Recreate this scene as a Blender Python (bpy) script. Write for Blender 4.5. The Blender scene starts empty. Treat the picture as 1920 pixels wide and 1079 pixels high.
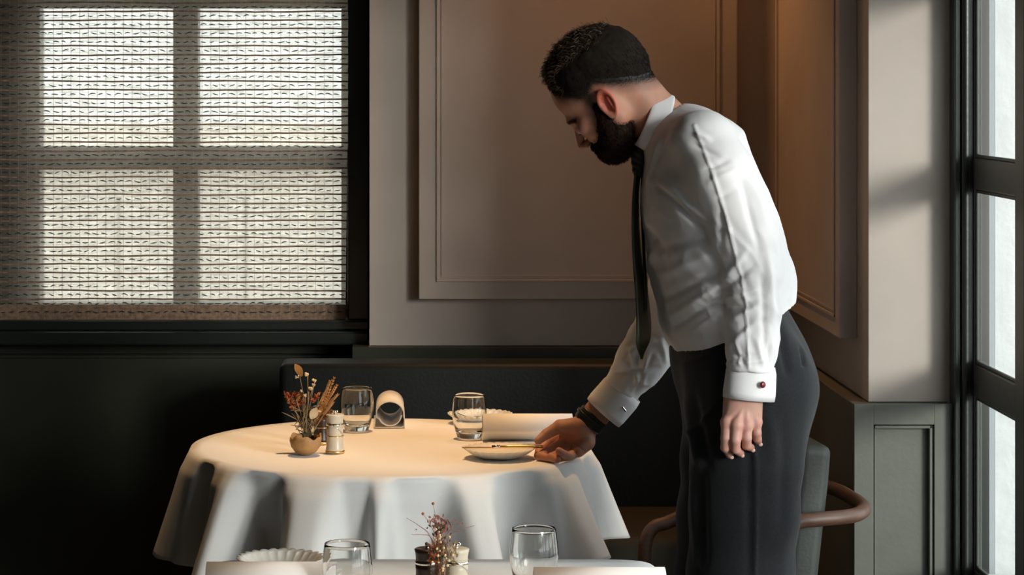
import bpy, bmesh, math, random
import numpy as np
from mathutils import Vector, noise
random.seed(7)
rng = np.random.default_rng(7)
S = bpy.context.scene
COL = S.collection

# ------------------------------------------------------------------ camera
F = 4600.0; VX = 740.0; VY = 150.0; EYE = 1.52
cam_d = bpy.data.cameras.new('camera'); cam = bpy.data.objects.new('camera', cam_d); COL.objects.link(cam)
cam.location = (0, 0, EYE); cam.rotation_euler = (math.pi/2, 0, 0)
cam_d.sensor_width = 36; cam_d.lens = 36*F/1920
cam_d.shift_x = (960-VX)/1920; cam_d.shift_y = -(539.5-VY)/1920
cam_d.clip_start = 0.05
S.camera = cam

# ------------------------------------------------------------------ world, sun, lamps, exposure
wd = bpy.data.worlds.new('overcast_sky'); S.world = wd; wd.use_nodes = True
bg = wd.node_tree.nodes['Background']
bg.inputs[0].default_value = (0.90, 0.96, 1.0, 1); bg.inputs[1].default_value = 3.0
sd = bpy.data.lights.new('hazy_sun', 'SUN'); sun = bpy.data.objects.new('hazy_sun', sd); COL.objects.link(sun)
sd.energy = 2.9; sd.angle = math.radians(14); sd.color = (1.0, 0.97, 0.93)
sun.rotation_euler = Vector((-0.64, 0.74, -0.20)).to_track_quat('-Z', 'Y').to_euler()
def spot(name, loc, target, power, color, deg, blend, size):
    d = bpy.data.lights.new(name, 'SPOT'); o = bpy.data.objects.new(name, d); COL.objects.link(o)
    d.energy = power; d.color = color; d.spot_size = math.radians(deg); d.spot_blend = blend; d.shadow_soft_size = size
    o.location = loc; o.rotation_euler = (Vector(target)-Vector(loc)).to_track_quat('-Z', 'Y').to_euler()
    return o
spot('table_spotlight', (0.03, 5.18, 2.80), (-0.01, 5.17, .75), 135, (1.0, 0.61, 0.28), 33, 0.8, .03)
spot('front_table_spotlight', (0.05, 3.55, 2.80), (0.05, 3.50, .75), 62, (1.0, 0.74, 0.50), 28, 0.75, .03)
spot('corner_spotlight', (0.47, 6.04, 2.74), (0.72, 6.10, 1.4), 38, (1.0, 0.46, 0.17), 100, 1.0, .03)
S.view_settings.view_transform = 'Standard'; S.view_settings.look = 'None'
S.view_settings.gamma = 1; S.view_settings.use_curve_mapping = False
S.view_settings.exposure = 0.2

# ------------------------------------------------------------------ helpers
def W(px, py, Y): return Vector(((px-VX)/F*Y, Y, EYE-(py-VY)/F*Y))
def tag(o, label=None, cat=None, group=None, kind=None):
    if label: o['label'] = label
    if cat: o['category'] = cat
    if group: o['group'] = group
    if kind: o['kind'] = kind
    return o
def empty(name, loc, label=None, cat=None, group=None, rotz=0):
    o = bpy.data.objects.new(name, None); COL.objects.link(o); o.location = loc; o.rotation_euler = (0, 0, rotz)
    o.empty_display_size = .05
    return tag(o, label, cat, group)
def wloc(o):
    v = Vector((0, 0, 0))
    while o is not None: v = v + o.location; o = o.parent
    return v
def link(name, me, mat, parent=None, local=False, smooth=False):
    """mesh given in world coordinates (or in the parent's own, local=True)"""
    if parent is not None and not local: 
        v = wloc(parent); me.transform(__import__('mathutils').Matrix.Translation(-v))
    o = bpy.data.objects.new(name, me); COL.objects.link(o)
    if mat is not None:
        for m in (mat if isinstance(mat, (list, tuple)) else [mat]): me.materials.append(m)
    if smooth: me.polygons.foreach_set('use_smooth', [True]*len(me.polygons))
    if parent is not None: o.parent = parent
    return o
def pyd(V, Fc, name='m'):
    me = bpy.data.meshes.new(name); me.from_pydata([tuple(v) for v in V], [], [tuple(f) for f in Fc]); me.update(); return me
def frombm(bm):
    bmesh.ops.recalc_face_normals(bm, faces=bm.faces)
    me = bpy.data.meshes.new('m'); bm.to_mesh(me); bm.free(); return me
def box(x0, x1, y0, y1, z0, z1, bev=0.0, seg=2, bm=None):
    own = bm is None
    if own: bm = bmesh.new()
    vs = [bm.verts.new((x, y, z)) for x in (x0, x1) for y in (y0, y1) for z in (z0, z1)]
    fs = [bm.faces.new([vs[i] for i in f]) for f in ((0,1,3,2),(4,6,7,5),(0,4,5,1),(2,3,7,6),(0,2,6,4),(1,5,7,3))]
    bmesh.ops.recalc_face_normals(bm, faces=fs)
    if bev > 0:
        es = set(e for f in fs for e in f.edges)
        bmesh.ops.bevel(bm, geom=list(es), offset=bev, segments=seg, profile=.5, affect='EDGES')
    return frombm(bm) if own else bm
def boxes(lst):
    bm = bmesh.new()
    for b in lst: box(*b[:6], bev=(b[6] if len(b) > 6 else 0), bm=bm)
    return frombm(bm)
def lathe(prof, n=40, center=(0, 0, 0), mod=None):
    V = []; Fc = []; m = len(prof)
    for i in range(n):
        a = 2*math.pi*i/n
        for j, (r, z) in enumerate(prof):
            rr = r if mod is None else mod(a, r, z, j)[0]
            zz = z if mod is None else mod(a, r, z, j)[1]
            V.append((center[0]+rr*math.cos(a), center[1]+rr*math.sin(a), center[2]+zz))
    for i in range(n):
        for j in range(m-1):
            Fc.append((i*m+j, ((i+1) % n)*m+j, ((i+1) % n)*m+j+1, i*m+j+1))
    bm = bmesh.new(); bv = [bm.verts.new(v) for v in V]
    for f in Fc: bm.faces.new([bv[k] for k in f])
    bmesh.ops.remove_doubles(bm, verts=bm.verts, dist=1e-6)
    return frombm(bm)
def spline(pts, n):
    """Catmull-Rom through tuples of any length"""
    P = [np.array(p, float) for p in pts]; P = [2*P[0]-P[1]]+P+[2*P[-1]-P[-2]]
    out = []; m = len(P)-3
    for k in range(n+1):
        t = k/n*m; i = min(int(t), m-1); t -= i
        a, b, c, d = P[i:i+4]
        out.append(.5*((2*b)+(c-a)*t+(2*a-5*b+4*c-d)*t*t+(3*b-3*c+d-a)*t**3))
    return out
def tube(pts, rad, n=10, flat=None, cap=True):
    """sweep; rad = list or number; flat = (ratio, axis) squashes along a direction"""
    P = [Vector(p[:3]) for p in pts]; m = len(P)
    R = rad if isinstance(rad, (list, tuple, np.ndarray)) else [rad]*m
    V = []; Fc = []; ref = None
    for i in range(m):
        t = (P[min(i+1, m-1)]-P[max(i-1, 0)]).normalized()
        if ref is None:
            ref = Vector((0, 0, 1)) if abs(t.z) < .9 else Vector((1, 0, 0))
        a = (ref-t*ref.dot(t)).normalized(); ref = a; b = t.cross(a)
        for k in range(n):
            q = 2*math.pi*k/n; v = a*math.cos(q)*R[i]+b*math.sin(q)*R[i]
            if flat: ax = Vector(flat[1]); v = v-ax*v.dot(ax)*(1-flat[0])
            V.append(P[i]+v)
    for i in range(m-1):
        for k in range(n): Fc.append((i*n+k, i*n+(k+1) % n, (i+1)*n+(k+1) % n, (i+1)*n+k))
    if cap: Fc.append(tuple(range(n))[::-1]); Fc.append(tuple((m-1)*n+k for k in range(n)))
    return pyd(V, Fc)
def join(meshes):
    bm = bmesh.new()
    for me in meshes: bm.from_mesh(me)
    for me in meshes: bpy.data.meshes.remove(me)
    m = bpy.data.meshes.new('m'); bm.to_mesh(m); bm.free(); return m
def sphere(c, r, u=12, v=8, sc=(1, 1, 1)):
    bm = bmesh.new(); bmesh.ops.create_uvsphere(bm, u_segments=u, v_segments=v, radius=r)
    for x in bm.verts: x.co = Vector((x.co.x*sc[0], x.co.y*sc[1], x.co.z*sc[2]))+Vector(c)
    return frombm(bm)
def copy_tree(o, parent=None):
    c = o.copy(); COL.objects.link(c); c.parent = parent
    for ch in list(o.children): copy_tree(ch, c)
    return c

# ------------------------------------------------------------------ materials
def mat(name, col, rough=.6, metal=0, bump=0, bscale=60, var=0, vscale=4, spec=.5, sss=0, sheen=0, trans=0, stretch=(1, 1, 1), col2=None, detail=4):
    m = bpy.data.materials.new(name); m.use_nodes = True; nt = m.node_tree; b = nt.nodes['Principled BSDF']
    b.inputs['Base Color'].default_value = (*col, 1); b.inputs['Roughness'].default_value = rough
    b.inputs['Metallic'].default_value = metal; b.inputs['Specular IOR Level'].default_value = spec
    if sss: b.inputs['Subsurface Weight'].default_value = sss; b.inputs['Subsurface Radius'].default_value = (.012, .005, .003); b.inputs['Subsurface Scale'].default_value = 1
    if sheen: b.inputs['Sheen Weight'].default_value = sheen; b.inputs['Sheen Roughness'].default_value = .5
    tc = nt.nodes.new('ShaderNodeTexCoord'); mp = nt.nodes.new('ShaderNodeMapping'); nt.links.new(tc.outputs['Object'], mp.inputs[0])
    mp.inputs['Scale'].default_value = stretch
    if var or col2:
        n = nt.nodes.new('ShaderNodeTexNoise'); n.inputs['Scale'].default_value = vscale; n.inputs['Detail'].default_value = detail
        nt.links.new(mp.outputs[0], n.inputs['Vector'])
        r = nt.nodes.new('ShaderNodeValToRGB'); nt.links.new(n.outputs['Fac'], r.inputs[0])
        r.color_ramp.elements[0].position = .3; r.color_ramp.elements[1].position = .7
        c2 = col2 if col2 else tuple(c*(1+var) for c in col); c1 = col if col2 else tuple(c*(1-var) for c in col)
        r.color_ramp.elements[0].color = (*c1, 1); r.color_ramp.elements[1].color = (*c2, 1)
        nt.links.new(r.outputs[0], b.inputs['Base Color'])
    if bump:
        n = nt.nodes.new('ShaderNodeTexNoise'); n.inputs['Scale'].default_value = bscale; n.inputs['Detail'].default_value = 5
        nt.links.new(mp.outputs[0], n.inputs['Vector'])
        bp = nt.nodes.new('ShaderNodeBump'); bp.inputs['Strength'].default_value = bump; bp.inputs['Distance'].default_value = .01
        nt.links.new(n.outputs['Fac'], bp.inputs['Height']); nt.links.new(bp.outputs[0], b.inputs['Normal'])
    return m
M = {}
M['plaster'] = mat('pink_grey_plaster', (.46, .395, .345), .75, bump=.12, bscale=9, var=.09, vscale=3.2, spec=.25)
M['green'] = mat('dark_green_paint', (.030, .032, .021), .42, bump=.05, bscale=30, var=.12, vscale=6, spec=.4)
M['greengrey'] = mat('grey_green_paint', (.120, .122, .102), .5, bump=.05, bscale=60, var=.08, vscale=8, spec=.4)
M['black_green'] = mat('black_green_paint', (.014, .018, .015), .33, bump=.05, bscale=70, spec=.5)
M['winpaint'] = mat('dark_window_paint', (.045, .047, .038), .4, bump=.06, bscale=60, spec=.5)
M['ceiling'] = mat('ceiling_paint', (.16, .13, .10), .8)
M['floor'] = mat('oak_floor', (.10, .062, .035), .5, var=.25, vscale=6, stretch=(1, 8, 1), bump=.05)
M['outwall'] = mat('white_outside_render', (.60, .61, .60), .85, bump=.5, bscale=22, var=.04, vscale=9)
M['outgrey'] = mat('grey_outside_strip', (.33, .36, .37), .6)
M['pave'] = mat('pavement', (.30, .29, .28), .9, var=.1)
M['linen'] = mat('white_tablecloth_linen', (.80, .79, .78), .8, bump=.05, bscale=400, spec=.2, sheen=.1)
M['bench'] = mat('dark_green_leather', (.007, .009, .007), .55, bump=.08, bscale=120, spec=.4)
M['seat'] = mat('olive_brown_seat', (.028, .022, .011), .8, bump=.08, bscale=160)
M['glazed'] = mat('white_glazed_ceramic', (.78, .75, .68), .25)
M['gold'] = mat('brushed_gold', (.80, .55, .24), .28, metal=1)
M['chrome'] = mat('chrome', (.85, .82, .78), .12, metal=1)
M['cream'] = mat('cream_lacquer', (.62, .55, .43), .35)
M['brown'] = mat('dark_brown_wood', (.035, .014, .007), .35, var=.3, vscale=40)
M['napkin'] = mat('white_paper_linen', (.80, .78, .77), .75, bump=.04, bscale=300)
M['bowl'] = mat('tan_clay', (.34, .19, .075), .6, bump=.3, bscale=60, var=.15, vscale=20)
M['soil'] = mat('dark_soil', (.06, .04, .025), .9, bump=.6, bscale=200)
M['stem'] = mat('dry_stem', (.30, .20, .10), .8)
M['orange_leaf'] = mat('orange_dry_leaf', (.48, .20, .05), .7, var=.25, vscale=60)
M['rust'] = mat('rust_red_flower', (.34, .085, .025), .8, var=.35, vscale=80)
M['cream_fl'] = mat('cream_dry_petal', (.70, .50, .28), .7, var=.15, vscale=80)
M['olive_fl'] = mat('olive_dry_sprig', (.10, .085, .035), .8, var=.3, vscale=80)
M['pink_fl'] = mat('pink_dry_twig', (.36, .13, .11), .8)
M['wood_arm'] = mat('walnut_arm', (.095, .046, .030), .5, var=.25, vscale=14, stretch=(.6, 8, 8), bump=.04)
M['chair'] = mat('green_grey_leather', (.027, .032, .027), .5, bump=.05, bscale=160, var=.1, vscale=14)
M['shirt'] = mat('white_cotton', (.80, .78, .785), .7, bump=.02, bscale=500, spec=.25, sheen=.1)
M['trouser'] = mat('charcoal_wool', (.0125, .0135, .0155), .85, bump=.10, bscale=420, var=.22, vscale=260, sheen=.15, spec=.2)
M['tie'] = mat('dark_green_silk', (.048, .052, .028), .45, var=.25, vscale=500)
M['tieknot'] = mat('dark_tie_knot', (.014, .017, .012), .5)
M['strap'] = mat('black_strap', (.010, .012, .010), .4)
M['shoe'] = mat('black_shoe_leather', (.01, .01, .01), .3)
M['hair'] = mat('dark_brown_hair', (.010, .007, .005), .8, spec=.12, col2=(.020, .013, .009), vscale=120)
M['hairtop'] = mat('brown_hair_tips', (.045, .026, .014), .5, spec=.35, col2=(.10, .058, .030), vscale=150)
M['beard'] = mat('dark_beard', (.009, .005, .0035), .8, spec=.12, col2=(.030, .014, .008), vscale=120)
M['redstone'] = mat('dark_red_enamel', (.16, .015, .015), .25)
M['eyew'] = mat('eye_white', (.6, .56, .52), .2)
M['dark'] = mat('dark_lash', (.01, .007, .005), .6)
M['nail'] = mat('finger_nail', (.62, .40, .34), .35)

def glass_thin():
    m = bpy.data.materials.new('window_glass'); m.use_nodes = True; nt = m.node_tree; nt.nodes.clear()
    o = nt.nodes.new('ShaderNodeOutputMaterial'); mx = nt.nodes.new('ShaderNodeMixShader')
    t = nt.nodes.new('ShaderNodeBsdfTransparent'); g = nt.nodes.new('ShaderNodeBsdfGlossy'); g.inputs['Roughness'].default_value = .02
    t.inputs[0].default_value = (.96, .98, .97, 1)
    lw = nt.nodes.new('ShaderNodeLayerWeight'); lw.inputs[0].default_value = .5
    pw = nt.nodes.new('ShaderNodeMath'); pw.operation = 'POWER'; nt.links.new(lw.outputs['Facing'], pw.inputs[0]); pw.inputs[1].default_value = 5
    fr = nt.nodes.new('ShaderNodeMath'); fr.operation = 'MULTIPLY_ADD'; nt.links.new(pw.outputs[0], fr.inputs[0]); fr.inputs[1].default_value = .5; fr.inputs[2].default_value = .03
    nt.links.new(fr.outputs[0], mx.inputs[0]); nt.links.new(t.outputs[0], mx.inputs[1]); nt.links.new(g.outputs[0], mx.inputs[2]); nt.links.new(mx.outputs[0], o.inputs[0])
    return m
M['pane'] = glass_thin()
def glass_real():
    m = bpy.data.materials.new('tumbler_glass'); m.use_nodes = True; b = m.node_tree.nodes['Principled BSDF']
    b.inputs['Transmission Weight'].default_value = 1; b.inputs['Roughness'].default_value = 0.0; b.inputs['IOR'].default_value = 1.48
    b.inputs['Base Color'].default_value = (.97, .98, .97, 1)
    return m
M['glass'] = glass_real()
def weave():
    m = bpy.data.materials.new('woven_blind_fabric'); m.use_nodes = True; nt = m.node_tree; nt.nodes.clear()
    N = nt.nodes.new; L = nt.links.new
    o = N('ShaderNodeOutputMaterial')
    d = N('ShaderNodeBsdfDiffuse'); d.inputs[0].default_value = (.16, .135, .105, 1)
    tl = N('ShaderNodeBsdfTranslucent'); tl.inputs[0].default_value = (.42, .36, .29, 1)
    tr = N('ShaderNodeBsdfTransparent'); tr.inputs[0].default_value = (1, .96, .88, 1)
    a = N('ShaderNodeMixShader'); a.inputs[0].default_value = .6; L(d.outputs[0], a.inputs[1]); L(tl.outputs[0], a.inputs[2])
    tc = N('ShaderNodeTexCoord'); mp = N('ShaderNodeMapping'); L(tc.outputs['Object'], mp.inputs[0]); mp.inputs['Scale'].default_value = (18, 1, 300)
    n = N('ShaderNodeTexNoise'); n.inputs['Scale'].default_value = 1; n.inputs['Detail'].default_value = 3; L(mp.outputs[0], n.inputs['Vector'])
    mr = N('ShaderNodeMapRange'); mr.inputs['From Min'].default_value = .35; mr.inputs['From Max'].default_value = .65; mr.inputs['To Min'].default_value = .16; mr.inputs['To Max'].default_value = .40
    L(n.outputs['Fac'], mr.inputs['Value'])
    x = N('ShaderNodeMixShader'); L(mr.outputs[0], x.inputs[0]); L(a.outputs[0], x.inputs[1]); L(tr.outputs[0], x.inputs[2]); L(x.outputs[0], o.inputs[0])
    return m
M['weave'] = weave()
M['cord'] = mat('brown_blind_cord', (.24, .15, .095), .8, var=.4, vscale=90)
M['wavy'] = mat('black_wavy_thread', (.020, .018, .016), .8)
M['warp'] = mat('pale_warp_thread', (.34, .31, .27), .8)
def skin_mat():
    m = mat('skin', (.56, .31, .22), .5, bump=.06, bscale=900, sss=.12, spec=.4)
    nt = m.node_tree; b = nt.nodes['Principled BSDF']
    at = nt.nodes.new('ShaderNodeAttribute'); at.attribute_name = 'tint'
    n = nt.nodes.new('ShaderNodeTexNoise'); n.inputs['Scale'].default_value = 45
    mx = nt.nodes.new('ShaderNodeMix'); mx.data_type = 'RGBA'; mx.blend_type = 'MULTIPLY'; mx.inputs[0].default_value = .25
    nt.links.new(at.outputs['Color'], mx.inputs[6]); nt.links.new(n.outputs['Color'], mx.inputs[7])
    nt.links.new(mx.outputs[2], b.inputs['Base Color'])
    return m
M['skin'] = skin_mat()

# ------------------------------------------------------------------ room shell
def struct(name, me, m, parent=None, **k):
    o = link(name, me, m, parent, **k)
    if parent is None: o['kind'] = 'structure'
    return o
ZC = 2.85; YB = 6.25; XR = .994; DZ = .843
struct('floor', box(-3.4, 1.5, -1.6, 6.7, -.1, 0), M['floor'])
struct('ceiling', box(-3.4, 1.5, -1.6, 6.7, ZC, ZC+.1), M['ceiling'])
struct('wall_left', box(-3.4, -3.2, -1.6, 6.7, 0, ZC), M['green'])
struct('wall_front', box(-3.2, 1.5, -1.6, -1.4, 0, ZC), M['greengrey'])
# back wall: plaster section with its raised panel
wb = struct('wall_back', box(-.064, XR, YB, 6.60, DZ, ZC), M['plaster'])
def panel_mesh(w, h, t, border=.045):
    """raised panel in local (x along, z up, y = outward negative): slab + thin picture moulding"""
    bx = [(0, w, -t, 0, 0, h, .003)]
    g = border
    return boxes(bx), boxes([(g, w-g, -t-.004, -t, g, g+.006, .001), (g, w-g, -t-.004, -t, h-g-.006, h-g, .001),
                  (g, g+.006, -t-.004, -t, g+.006, h-g-.006, .001), (w-g-.006, w-g, -t-.004, -t, g+.006, h-g-.006, .001),
                  (g+.012, w-g-.012, -t-.002, -t, g+.012, g+.016), (g+.012, g+.016, -t-.002, -t, g+.016, h-g-.016), (w-g-.016, w-g-.012, -t-.002, -t, g+.016, h-g-.016)])
x0 = (785-VX)/F*(YB-.04); x1 = (1383-VX)/F*(YB-.04)
pm, mm = panel_mesh(x1-x0, 2.62-.964, .04)
from mathutils import Matrix
for q in (pm, mm): q.transform(Matrix.Translation((x0, YB, .964)))
rp = struct('raised_panel', pm, M['plaster'], wb); struct('panel_moulding', mm, M['plaster'], rp)
# alcove right wall, which ends towards the room in a frontal plaster face
wr = struct('wall_right', boxes([(XR, 1.168, 5.15, 6.60, DZ, ZC, .002)]), M['plaster'])
pm, mm = panel_mesh(6.155-5.27, 2.62-.964, .04, .042)
for q in (pm, mm): q.transform(Matrix.Translation((XR, 6.155, .964)) @ Matrix.Rotation(-math.pi/2, 4, 'Z'))
rp2 = struct('raised_panel', pm, M['plaster'], wr); struct('panel_moulding', mm, M['plaster'], rp2)
# green dado under both
struct('trim_1', box(-.108, .96, 6.218, 6.60, 0, DZ-.001, .002), M['green'])
t2 = struct('trim_2', boxes([(.959, 1.168, 5.135, 6.60, 0, DZ-.001, .002)]), M['greengrey'])
xa, xb, ya = .959, 1.17, 5.12
pf = lambda px: (px-VX)/F*5.12
zf = lambda py: EYE-(py-VY)/F*5.12
struct('panel_frame', boxes([(xa, pf(1638), ya, 5.136, 0, DZ, .001), (pf(1752), xb, ya, 5.136, 0, DZ, .001),
     (pf(1638), pf(1752), ya, 5.136, zf(797), DZ, .001), (pf(1638), pf(1752), ya, 5.136, 0, .12, .001)]), M['greengrey'], t2)
struct('panel_moulding', boxes([(pf(1640), pf(1643), ya+.004, 5.136, .12, zf(799), .001), (pf(1743), pf(1748), ya-.001, 5.136, .12, zf(799), .001), (pf(1640), pf(1748), ya-.001, 5.136, zf(804), zf(799), .001)]), M['greengrey'], t2)
# window side of the back wall
def xz(px, py, Y=6.46): v = W(px, py, Y); return v.x, v.z
struct('wall_window', boxes([(-3.2, -1.08, 6.42, 6.60, .86, ZC), (-1.08, -.064, 6.42, 6.60, 2.32, ZC)]), M['plaster'])
struct('trim_3', boxes([(-3.2, -.108, 6.40, 6.60, 0, .835), (-3.2, -.108, 6.385, 6.40, .806, .835, .003), (-3.2, -.108, 6.392, 6.40, .795, .801, .001)]), M['green'])
w1 = struct('window_1', boxes([(-1.08, -.932, 6.44, 6.52, .86, 2.32, .004), (-.14, -.066, 6.44, 6.52, .86, 2.32, .004), (-.932, -.14, 6.44, 6.52, .86, .934, .004),
      (-.582, -.516, 6.44, 6.52, .934, 2.32, .004), (-.932, -.14, 6.445, 6.515, 1.284, 1.345, .004), (-.932, -.14, 6.445, 6.515, 1.709, 1.79, .004), (-.932, -.14, 6.44, 6.52, 2.25, 2.32, .004)]), M['winpaint'])
for (a, b) in ((-.932, -.582), (-.516, -.14)):
    for (c, d) in ((.934, 1.284), (1.345, 1.709), (1.79, 2.25)):
        struct('pane', box(a, b, 6.478, 6.482, c, d), M['pane'], w1)
struct('window_sill', boxes([(-3.2, -.066, 6.30, 6.44, .838, .872, .005), (-3.2, -.066, 6.34, 6.44, .872, .897, .004), (-.122, -.066, 6.36, 6.44, .897, 2.5, .004)]), M['black_green'], w1)
# right-hand windows: dark casements running towards the camera
PZ = [(.506, .864), (.932, 1.293), (1.359, 1.72), (1.788, 2.15)]
ye = 5.08; XW = 1.20
jamb = boxes([(1.164, 1.178, 5.10, 5.15, .0, 2.5, .003), (1.178, 1.214, 5.088, 5.15, .0, 2.5, .006)])
bead = tube([(1.186, 5.094, 0), (1.186, 5.094, 2.5)], .0075, 12)
struct('trim_4', join([jamb, bead]), M['black_green'])
wi = 2; y = ye
while y > .6:
    ws = struct('window_%d' % wi, boxes([(XW, XW+.016, y, y+.008 if wi > 2 else 5.09, .44, 2.22, .002)] +
        [(XW, XW+.016, y-.346, y, a, b, .004) for a, b in ((.44, .506), (.864, .932), (1.293, 1.359), (1.72, 1.788), (2.15, 2.22))] +
        [(XW-.004, XW+.016, y-.346-.072, y-.346, .44, 2.22, .004)]), M['winpaint'])
    for a, b in PZ:
        struct('pane', box(XW+.009, XW+.011, y-.346, y, a, b), M['pane'], ws)
        struct('glazing_bead', boxes([(XW+.003, XW+.009, y-.344, y, a, a+.007, .002), (XW+.003, XW+.009, y-.344, y, b-.007, b, .002), (XW+.003, XW+.009, y-.006, y, a+.007, b-.007, .002)]), M['winpaint'], ws)
    y -= .346+.072+.008; wi += 1
yend = y+.008
struct('wall_right', boxes([(XW-.01, 1.5, yend, 5.15, 0, .44), (XW-.01, 1.5, yend, 5.15, 2.22, ZC), (XW-.01, 1.5, -1.6, yend, 0, ZC)]), M['green'])
# outside, right: white rendered pier of the reveal and pavement
struct('outside_pier', boxes([(1.322, 1.80, 5.40, 5.75, -.3, 3.2)]), M['outwall'])
struct('outside_reveal', boxes([(1.3065, 1.319, 5.39, 5.75, -.3, 3.2), (1.319, 1.322, 5.41, 5.75, -.3, 3.2)]), M['outgrey'])
struct('outside_sill', boxes([(1.217, 1.40, 0.2, 5.30, .40, .452, .004)]), M['outwall'])
pv = struct('pavement', box(-30, 30, 6.62, 40, -.40, -.30), M['pave']); struct('pavement', box(1.52, 30, -30, 6.6, -.40, -.30), M['pave'])
# ------------------------------------------------------------------ outside building seen through the blind
M['facade'] = mat('pale_facade_render', (.86, .83, .78), .85, var=.06, vscale=2)
fb = empty('pale_building', (-.7, 12, -.3), 'pale rendered building across the street, seen through the woven blind', 'building')
link('wall', box(-6, 4.6, 12, 13, -.3, 1.30), M['facade'], fb)
link('cornice', box(-6, 4.6, 11.9, 12, 1.10, 1.20), M['facade'], fb)
for k in range(7):
    link('shutter', box(-3.2+.62*k, -2.9+.62*k, 11.97, 12, .1, .95, .01), M['facade'], fb)

# ------------------------------------------------------------------ woven blind
YBL = 6.375
bl = empty('roller_blind', (-.6, YBL, .89), 'woven slubby roller blind glowing in front of the window', 'blind')
bx0, bx1 = -1.30, -.119; bz0, bz1 = .893, 2.30
nx, nz = 60, 40; V = []; Fc = []
for j in range(nz+1):
    for i in range(nx+1):
        x = bx0+(bx1-bx0)*i/nx; z = bz0+(bz1-bz0)*j/nz
        V.append((x+(.009*(1-(z-bz0)/.8) * -1 if i == nx else 0), YBL+.0015*math.sin(x*9+z*3), z))
for j in range(nz):
    for i in range(nx): a = j*(nx+1)+i; Fc.append((a, a+1, a+nx+2, a+nx+1))
link('fabric', pyd(V, Fc), M['weave'], bl, smooth=True)
dz = 16.35/F*YBL; k = 0; z = bz0+.012
def thread(pts, w, h):
    V = []; Fc = []
    for i, (x, y, z) in enumerate(pts):
        V += [(x, y-w, z-h), (x, y-w, z+h), (x, y+w*.2, z+h), (x, y+w*.2, z-h)]
        if i: b = 4*i; Fc += [(b-4+q, b-4+(q+1) % 4, b+(q+1) % 4, b+q) for q in range(4)]
    return pyd(V, Fc)
while z < bz1:
    n = 44; ph = random.random()*6
    pts = [(bx0+(bx1-bx0)*i/n, YBL-.003, z+.0012*math.sin(i*.33+ph)+random.uniform(-.0006, .0006)) for i in range(n+1)]
    link('cord', thread(pts, .0012, .0021), M['cord'], bl)
    V = []; Fc = []
    x = bx0+random.random()*.01
    while x < bx1-.02:                               # short wavy floats of dark yarn
        L_ = random.uniform(.011, .019); t = random.uniform(-1, 1)*.0025; u = random.uniform(-.0018, .0025)
        b0 = len(V)
        for i in range(5):
            s = i/4; xx = x+L_*s; zz = z+dz*.5+t*(s-.5)*2+u*math.sin(s*math.pi)+random.uniform(-.0003, .0003)
            th = .0013*(.5+math.sin(s*math.pi)*.6)
            V += [(xx, YBL-.004, zz-th), (xx, YBL-.004, zz+th), (xx, YBL-.0015, zz+th), (xx, YBL-.0015, zz-th)]
            if i: b = b0+4*i; Fc += [(b-4+q, b-4+(q+1) % 4, b+(q+1) % 4, b+q) for q in range(4)]
        x += .0225+random.uniform(-.002, .002)
    link('wavy_thread', pyd(V, Fc), M['wavy'], bl)
    z += dz
x = bx0+.005
while x < bx1:
    link('warp_thread', thread([(YBL, 0, 0)], 0, 0) if False else box(x-.0004, x+.0004, YBL-.0022, YBL-.0010, bz0, bz1), M['warp'], bl)
    x += .0227
link('hem_bar', box(bx0, bx1-.009, YBL-.002, YBL+.006, bz0-.004, bz0+.043, .002), M['cord'], bl)
link('roller_tube', tube([(bx0, YBL+.02, 2.31), (bx1, YBL+.02, 2.31)], .02, 14), M['winpaint'], bl)

# ------------------------------------------------------------------ banquette
bq = empty('banquette', (.34, 5.9, 0), 'long dark green leather banquette against the back wall', 'banquette')
link('backrest', box(-.283, .955, 6.0, 6.14, .30, .825, .018, 4), M['bench'], bq, smooth=True)
link('seat', box(-.283, .955, 5.56, 6.0, .36, .48, .025, 4), M['seat'], bq, smooth=True)
link('plinth', box(-.26, .95, 5.62, 6.12, 0, .36, .004), M['green'], bq)

# ------------------------------------------------------------------ tables and cloths
def disc_cloth(cx, cy, R, folds, drop, z0=.75):
    nr, nd, na = 18, 26, 360; V = []; Fc = []
    def prof(th, t):
        f = 0
        for (c, w, a, s) in folds:
            d = (th-c+math.pi) % (2*math.pi)-math.pi
            e = math.exp(-abs(d/w)**5)
            f += a*e
        return f
    ring = []
    for i in range(na):
        th = 2*math.pi*i/na
        for k in range(1, nr+1): r = (R-.006)*k/nr; V.append((cx+r*math.cos(th), cy+r*math.sin(th), z0+.0015))
        for k in range(1, nd+1):
            t = k/nd; b = prof(th, t)
            flare = .043
            off = .010*min(1, t*6)+ flare*t**1.05 + (b*t**.75 if b < 0 else b*t)
            dr = drop-.022*math.cos(th)+.010*math.sin(th*3+1)+.006*math.sin(th*7)
            arc = max(0, 1-t*10)
            zz = z0-dr*t+.0015*arc - .010*(1-math.exp(-t*10))*max(0, -b)/.07*1.0
            V.append((cx+(R-.002+off)*math.cos(th), cy+(R-.002+off)*math.sin(th), zz))
    m = nr+nd
    for i in range(na):
        j = (i+1) % na
        for k in range(m-1): Fc.append((i*m+k, j*m+k, j*m+k+1, i*m+k+1))
    c = len(V); V.append((cx, cy, z0+.0015))
    for i in range(na): Fc.append((i*m, c, ((i+1) % na)*m))
    return pyd(V, Fc)
TX, TY, TR = -.011, 5.15, .422
tb = empty('round_table', (TX, TY, 0), 'round pedestal table hidden under the white cloth beside the banquette', 'table')
link('tabletop', lathe([(0, .745), (TR-.034, .745), (TR-.03, .741), (TR-.03, .722), (TR-.034, .718), (0, .718)], 64, (TX, TY, 0)), M['brown'], tb)
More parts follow.
